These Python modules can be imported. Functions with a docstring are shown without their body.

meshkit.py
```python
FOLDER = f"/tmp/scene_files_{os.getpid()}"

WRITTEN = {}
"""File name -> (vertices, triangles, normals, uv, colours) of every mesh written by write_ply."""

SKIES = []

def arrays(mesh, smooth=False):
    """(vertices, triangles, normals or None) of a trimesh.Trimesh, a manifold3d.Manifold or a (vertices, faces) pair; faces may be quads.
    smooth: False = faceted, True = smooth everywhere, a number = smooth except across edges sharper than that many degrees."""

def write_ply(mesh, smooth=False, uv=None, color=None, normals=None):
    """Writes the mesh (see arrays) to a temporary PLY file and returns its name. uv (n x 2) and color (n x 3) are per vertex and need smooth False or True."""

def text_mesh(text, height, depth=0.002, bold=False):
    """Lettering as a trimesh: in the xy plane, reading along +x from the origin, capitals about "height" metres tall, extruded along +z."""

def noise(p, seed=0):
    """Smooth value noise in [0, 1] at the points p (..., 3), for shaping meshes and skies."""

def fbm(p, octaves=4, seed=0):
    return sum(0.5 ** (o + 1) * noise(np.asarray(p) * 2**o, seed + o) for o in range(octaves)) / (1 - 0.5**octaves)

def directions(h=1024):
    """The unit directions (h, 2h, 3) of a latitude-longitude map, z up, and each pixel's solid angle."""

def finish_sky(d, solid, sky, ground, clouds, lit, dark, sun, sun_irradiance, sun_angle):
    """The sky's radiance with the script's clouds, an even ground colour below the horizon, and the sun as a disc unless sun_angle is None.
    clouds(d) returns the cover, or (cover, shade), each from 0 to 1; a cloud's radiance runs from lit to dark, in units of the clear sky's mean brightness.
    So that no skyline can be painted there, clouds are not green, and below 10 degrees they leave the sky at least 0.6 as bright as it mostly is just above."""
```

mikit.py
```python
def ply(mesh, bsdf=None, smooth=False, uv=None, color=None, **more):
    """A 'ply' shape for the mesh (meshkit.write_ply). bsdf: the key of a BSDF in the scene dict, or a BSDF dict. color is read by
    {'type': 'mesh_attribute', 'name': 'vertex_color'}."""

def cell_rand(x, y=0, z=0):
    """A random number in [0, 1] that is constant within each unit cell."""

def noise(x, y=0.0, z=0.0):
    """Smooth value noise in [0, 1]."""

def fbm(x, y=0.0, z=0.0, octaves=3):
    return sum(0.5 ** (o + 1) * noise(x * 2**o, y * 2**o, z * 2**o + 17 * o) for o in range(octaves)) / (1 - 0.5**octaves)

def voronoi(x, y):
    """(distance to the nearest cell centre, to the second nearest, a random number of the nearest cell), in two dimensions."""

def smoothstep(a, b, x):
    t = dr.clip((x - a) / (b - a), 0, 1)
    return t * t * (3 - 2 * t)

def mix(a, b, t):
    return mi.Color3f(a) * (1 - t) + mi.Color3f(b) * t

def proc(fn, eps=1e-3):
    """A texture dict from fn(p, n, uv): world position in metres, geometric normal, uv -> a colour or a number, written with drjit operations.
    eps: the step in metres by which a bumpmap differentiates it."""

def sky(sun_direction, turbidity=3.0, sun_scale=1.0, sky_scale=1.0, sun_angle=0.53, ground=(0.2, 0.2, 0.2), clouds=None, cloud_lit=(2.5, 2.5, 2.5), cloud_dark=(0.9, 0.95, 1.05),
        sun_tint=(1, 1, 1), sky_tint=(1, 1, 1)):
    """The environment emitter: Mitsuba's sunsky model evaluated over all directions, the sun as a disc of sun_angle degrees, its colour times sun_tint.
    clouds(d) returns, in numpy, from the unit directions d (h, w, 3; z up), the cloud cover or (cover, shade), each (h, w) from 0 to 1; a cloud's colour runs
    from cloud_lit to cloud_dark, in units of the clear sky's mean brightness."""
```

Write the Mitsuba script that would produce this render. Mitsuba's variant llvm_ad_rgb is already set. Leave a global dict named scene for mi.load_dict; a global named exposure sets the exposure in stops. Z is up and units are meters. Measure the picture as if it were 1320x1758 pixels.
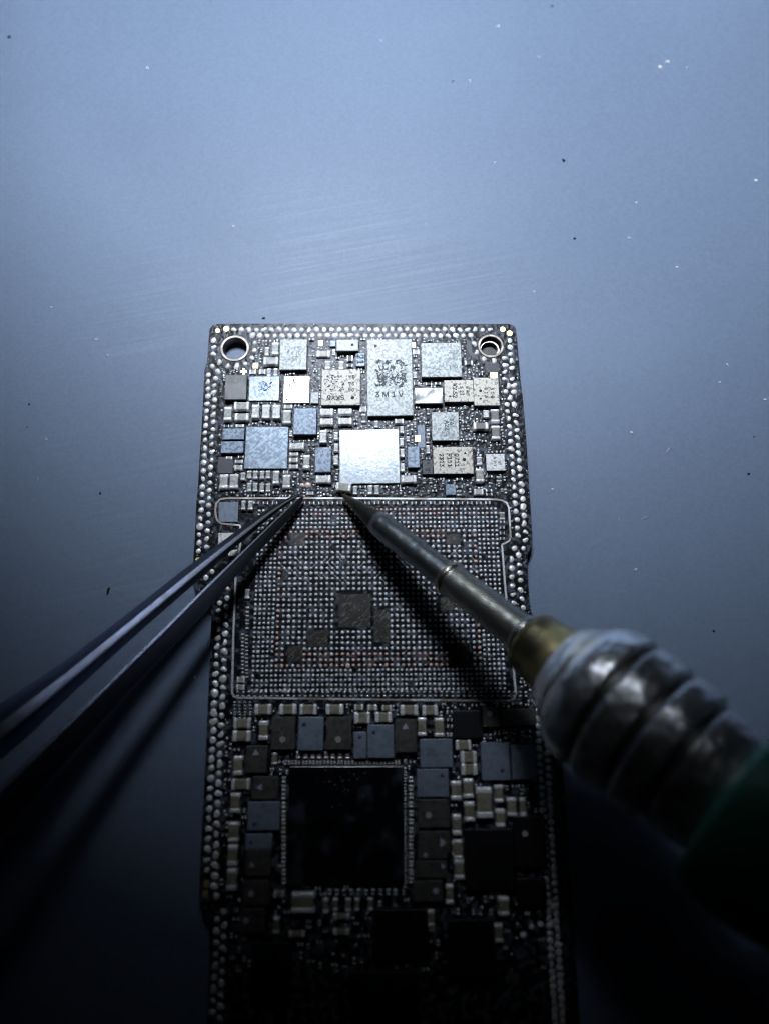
import math, random
import numpy as np, trimesh, mitsuba as mi, drjit as dr
import mikit, meshkit
from mikit import proc, noise, fbm, voronoi, smoothstep, mix
T = mi.ScalarTransform4f
RNG = random.Random(11)
NP = np.random.default_rng(7)
scene, labels = {'type': 'scene'}, {}

# ---------------------------------------------------------------- camera, light, exposure (the bench is built 100 times life size: 1 unit = 1 cm)
CAM_POS, CAM_FWD, CAM_UP = [0, 0, 5.4], [0.002361, 0.282678, -0.959212], [0.008011, 0.959178, 0.282688]
scene['camera'] = {'type': 'thinlens', 'fov': 53.13, 'fov_axis': 'x', 'near_clip': 0.05, 'far_clip': 200.0, 'aperture_radius': 0.058, 'focus_distance': 5.85,
                   'to_world': T().look_at(origin=CAM_POS, target=[a + b for a, b in zip(CAM_POS, CAM_FWD)], up=CAM_UP)}
exposure = 0.0
LAMP_POS, LAMP_AIM, LAMP_RADIUS, LAMP_POWER = np.array([-0.94, 8.95, 12.0]), np.array([0.55, 6.90, 0.0]), 1.75, 75.0
ADDED_RIM, ADDED_RIM_SHARE = 3.0, 0.07      # dim ring added round the lamp disc to lift the iron barrel
LAMP_TINT = (0.86, 0.95, 1.08)
HOOD_LENGTH, HOOD_RADIUS = 6.0, 2.70  # hood added to cut the lamp off toward the lower board

# ---------------------------------------------------------------- measured layout on the board plane (cm)
CHIPS = [[-1.1956,2.4794,-1.029,2.6868,0.045,'mould_grey','grey chip with a pale dot near the upper left hole',[['dot',-1.1096,2.6338,0.0152,'pale']]],[-1.0167,2.4809,-0.7833,2.6865,0.014,'die_bright','bright chip with dark blue flux stains',[['stain',-0.8905,2.6026,0.066,'ink']]],[-0.7847,2.7252,-0.5749,2.9865,0.045,'mould_light','pale grey chip with faint etching in the upper left',[['etch',-0.6831,2.8608,0.063,'etchf']]],[-0.7507,2.4569,-0.5506,2.6814,0.02,'die_white','white glaring chip with dark flecks',[['stain',-0.6811,2.6202,0.0559,'fleck'],['dot',-0.7231,2.4877,0.0061,'ink']]],[-0.3466,2.8773,-0.1775,2.9743,0.055,'mould_pale','long pale component with a small dark square',[['sq',-0.2236,2.9282,0.0133,'ink']]],[-0.1987,2.7566,-0.127,2.8728,0.03,'die_blue','small blue chip marked 21',[['text',-0.1618,2.8159,'21',0.0512,-90,'ink']]],[-0.4576,2.4263,-0.1623,2.7248,0.045,'mould_beige','beige chip with upside down lettering',[['text',-0.3482,2.4868,'SKY5',0.0377,180,'ink'],['text',-0.2303,2.5518,'08',0.0277,180,'ink'],['text',-0.2305,2.6043,'24',0.0278,180,'ink'],['text',-0.2307,2.6599,'14',0.0279,180,'ink'],['dot',-0.22,2.4857,0.0136,'ink'],['etch',-0.3569,2.6081,0.0708,'etch']]],[-0.5415,2.4521,-0.4809,2.5457,0.022,'mould_pale',None,[]],[-0.4033,2.9343,-0.3542,2.989,0.02,'die_blue',None,[]],[-0.1103,2.3355,0.2363,2.9802,0.045,'mould_light','large pale chip marked 3M1V',[['text',0.0586,2.5105,'3 M 1 V',0.0425,0,'ink2'],['dot',-0.0434,2.9206,0.0122,'ink2'],['etch',0.0716,2.6884,0.1161,'etchq']]],[0.3064,2.6532,0.6163,2.9466,0.045,'mould_light','pale chip with faint etching beside the 3M1V chip',[['etch',0.4026,2.7029,0.0492,'etchf'],['text',0.5557,2.8655,'302',0.027,0,'fade'],['text',0.5538,2.8106,'645',0.027,0,'fade'],['text',0.5515,2.7411,'202',0.0269,0,'fade']]],[0.2511,2.4333,0.4614,2.5662,0.045,'die_foil','crumpled shiny grey chip',[]],[0.4759,2.4462,0.6977,2.628,0.045,'mould_beige','beige chip lettered K2 S3 sideways',[['text',0.5555,2.5369,'K2 S2',0.0313,-90,'ink'],['text',0.6069,2.5365,'4 23',0.0252,-90,'ink'],['text',0.6533,2.5361,'8 40',0.0252,-90,'ink'],['dot',0.5172,2.4905,0.008,'ink']]],[0.7,2.4144,0.8914,2.6457,0.045,'mould_beige','beige chip beside the yellow square pad',[['dot',0.7506,2.5353,0.0111,'ink'],['dot',0.7477,2.4694,0.0085,'ink'],['text',0.7926,2.5184,'0 1 3',0.0252,-90,'ink'],['text',0.8405,2.518,'3 1 8',0.0277,-90,'ink']]],[-1.197,2.1596,-1.033,2.2504,0.03,'die_blue','upper of two flat blue chips',[]],[-1.2028,2.0493,-1.0324,2.1443,0.035,'die_blue','lower of two flat blue chips',[]],[-1.0239,1.9284,-0.7036,2.2661,0.02,'die_slate','large slate blue scratched chip',[]],[-1.224,1.8992,-1.1106,2.0291,0.006,'pad_slate',None,[]],[-0.6644,2.1869,-0.4903,2.4019,0.05,'die_blue','tall blue chip',[]],[-0.4984,1.8906,-0.3781,2.0891,0.04,'die_blue','upright narrow blue chip left of the bright square chip',[]],[-0.3175,1.8059,0.1276,2.236,0.02,'mirror','square chip shining white like a mirror',[]],[0.1878,1.9213,0.2762,2.0887,0.04,'die_blue','narrow blue chip right of the bright square chip',[]],[0.2666,2.0917,0.3225,2.2737,0.004,'die_pad',None,[]],[0.2947,1.8695,0.3756,1.9866,0.03,'die_navy','small navy chip with lettering',[['text',0.3399,1.9709,'T3',0.0221,-90,'ink'],['text',0.3334,1.9084,'42',0.022,0,'ink']]],[0.373,2.1319,0.5764,2.3629,0.045,'mould_light','pale chip with sideways lettering',[['text',0.5229,2.2818,'24',0.0307,-90,'ink2'],['text',0.4869,2.2537,'A22',0.0306,-90,'ink2'],['text',0.5065,2.1831,'3201',0.0218,0,'fade'],['text',0.4542,2.1835,'42',0.0262,-90,'fade']]],[0.3768,1.8683,0.6724,2.0803,0.045,'mould_beige','beige chip with three rows of sideways digits',[['text',0.4385,1.9749,'2313',0.0311,-90,'ink'],['text',0.4976,1.9744,'9151',0.0311,-90,'ink'],['text',0.5516,1.974,'0711',0.0311,-90,'ink'],['dot',0.6057,1.9781,0.0129,'ink'],['tri',0.6141,2.0287,0.0112,'ink']]],[0.7696,1.8936,0.9087,2.0266,0.035,'mould_white','small white chip with sideways lettering',[['text',0.8352,1.994,'A',0.0201,-90,'ink'],['text',0.8338,1.9644,'V',0.02,-90,'ink'],['text',0.8323,1.9349,'7',0.02,-90,'ink'],['text',0.8693,1.9523,'07',0.0178,-90,'ink2']]],[0.4639,1.7121,0.5384,1.7963,0.02,'die_blue',None,[]],[-1.1882,1.3291,-1.0499,1.4381,0.02,'mould_white','white square part behind the tweezers',[]],[-1.1966,1.5239,-1.056,1.6772,0.006,'die_steel','flat slate pad in the upper left corner of the silver outline',[]],[-0.7545,-0.0666,-0.5944,0.1444,0.05,'mould_dark','dark brown chip with a pale dot and scratches',[['dot',-0.6801,-0.0012,0.0201,'pale'],['scratch',-0.6905,0.0428,0.0457,'pale']]],[-0.576,-0.0725,-0.4069,0.1428,0.05,'die_steel','steel blue chip between two dark brown ones',[['dot',-0.5379,0.0927,0.0138,'navy']]],[-0.3886,-0.0697,-0.2194,0.1413,0.05,'mould_dark','clean dark brown chip with a pale dot',[['dot',-0.3078,-0.0043,0.0201,'pale']]],[-0.2056,-0.1273,-0.119,0.0428,0.045,'die_steel',None,[['dot',-0.1646,0.0077,0.011,'navy']]],[-0.1131,-0.1249,0.0616,0.0882,0.05,'die_steel',None,[['dot',-0.0705,0.0374,0.0127,'navy']]],[-0.9212,-0.2117,-0.7762,-0.039,0.05,'mould_dark','dark chip with a pale triangle pointing up',[['tri',-0.8547,-0.0868,0.0236,'lilac']]],[-0.8686,-0.3774,-0.6982,-0.2335,0.05,'mould_dark','dark chip with a pale triangle pointing left',[['tril',-0.8194,-0.3012,0.0215,'lilac']]],[-0.8928,-0.5642,-0.684,-0.3899,0.05,'die_steel',None,[['dot',-0.8463,-0.5307,0.0124,'navy']]],[-0.9004,-0.6789,-0.7285,-0.585,0.045,'die_steel',None,[['dot',-0.8649,-0.6378,0.0115,'navy']]],[-0.6332,-0.8913,0.1243,-0.1757,0.03,'black_gloss','large square glossy black chip',[['stain2',-0.2713,-0.2814,0.1537,'dust']]],[0.0726,-0.0912,0.2159,0.1228,0.05,'mould_dark',None,[['tri',0.1404,0.0714,0.0234,'lilac']]],[0.2347,-0.188,0.4509,-0.0069,0.05,'die_steel',None,[['text',0.2876,-0.0894,'2',0.0475,0,'slate'],['text',0.3214,-0.0896,'X',0.0475,0,'slate']]],[0.2099,-0.3702,0.4186,-0.1977,0.05,'die_steel',None,[['dot',0.3761,-0.2399,0.0126,'navy']]],[0.2112,-0.5585,0.4178,-0.3849,0.05,'mould_dark',None,[['dot',0.2812,-0.4815,0.0206,'pale']]],[0.2128,-0.7101,0.4173,-0.5777,0.05,'mould_dark',None,[['trir',0.3662,-0.6446,0.0245,'lilac']]],[0.4571,-0.0035,0.6489,0.1762,0.05,'mould_black',None,[]],[0.6616,0.0666,0.7738,0.1956,0.05,'mould_dark',None,[['dot',0.7086,0.1542,0.0171,'pale']]],[0.6386,-0.2706,0.8279,-0.0305,0.05,'die_steel',None,[['dot',0.7743,-0.2115,0.0136,'navy']]],[0.8381,-0.2672,1.0011,-0.0472,0.05,'die_steel',None,[]],[0.7859,0.0755,1.0213,0.184,0.04,'mould_dark',None,[]],[-0.8954,-0.836,-0.7325,-0.682,0.05,'mould_dark',None,[['tri',-0.853,-0.7718,0.0205,'lilac']]],[-0.9019,-1.0038,-0.736,-0.8571,0.05,'mould_dark',None,[['dot',-0.8509,-0.9368,0.0184,'lilac']]],[-0.9132,-1.1602,-0.7579,-1.0203,0.05,'mould_dark',None,[['dot',-0.8766,-1.0902,0.0201,'lilac']]],[0.205,-0.7445,0.3988,-0.641,0.05,'mould_dark',None,[['dot',0.2553,-0.7207,0.0143,'pale'],['trir',0.3642,-0.6557,0.0184,'lilac']]],[0.1976,-0.856,0.3952,-0.7538,0.05,'mould_dark',None,[['trir',0.3654,-0.787,0.0183,'lilac']]],[0.1699,-0.9932,0.3611,-0.8696,0.05,'mould_dark',None,[['dot',0.3159,-0.9297,0.0181,'lilac']]],[-0.0789,-1.3216,0.2628,-1.0347,0.05,'mould_black',None,[]],[0.5084,-0.9259,0.8216,-0.5693,0.05,'mould_black',None,[]],[0.8273,-0.7994,1.0374,-0.4941,0.05,'mould_black',None,[['dot',0.9014,-0.5991,0.0188,'pale']]],[0.8273,-1.0058,1.018,-0.8643,0.06,'mould_black',None,[]],[-0.8376,-1.5365,-0.5862,-1.2181,0.05,'mould_black',None,[]],[0.3876,-1.4209,0.6771,-1.0979,0.05,'mould_black',None,[]],[-0.2264,-1.6662,0.2009,-1.3847,0.05,'mould_black',None,[]]]
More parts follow.
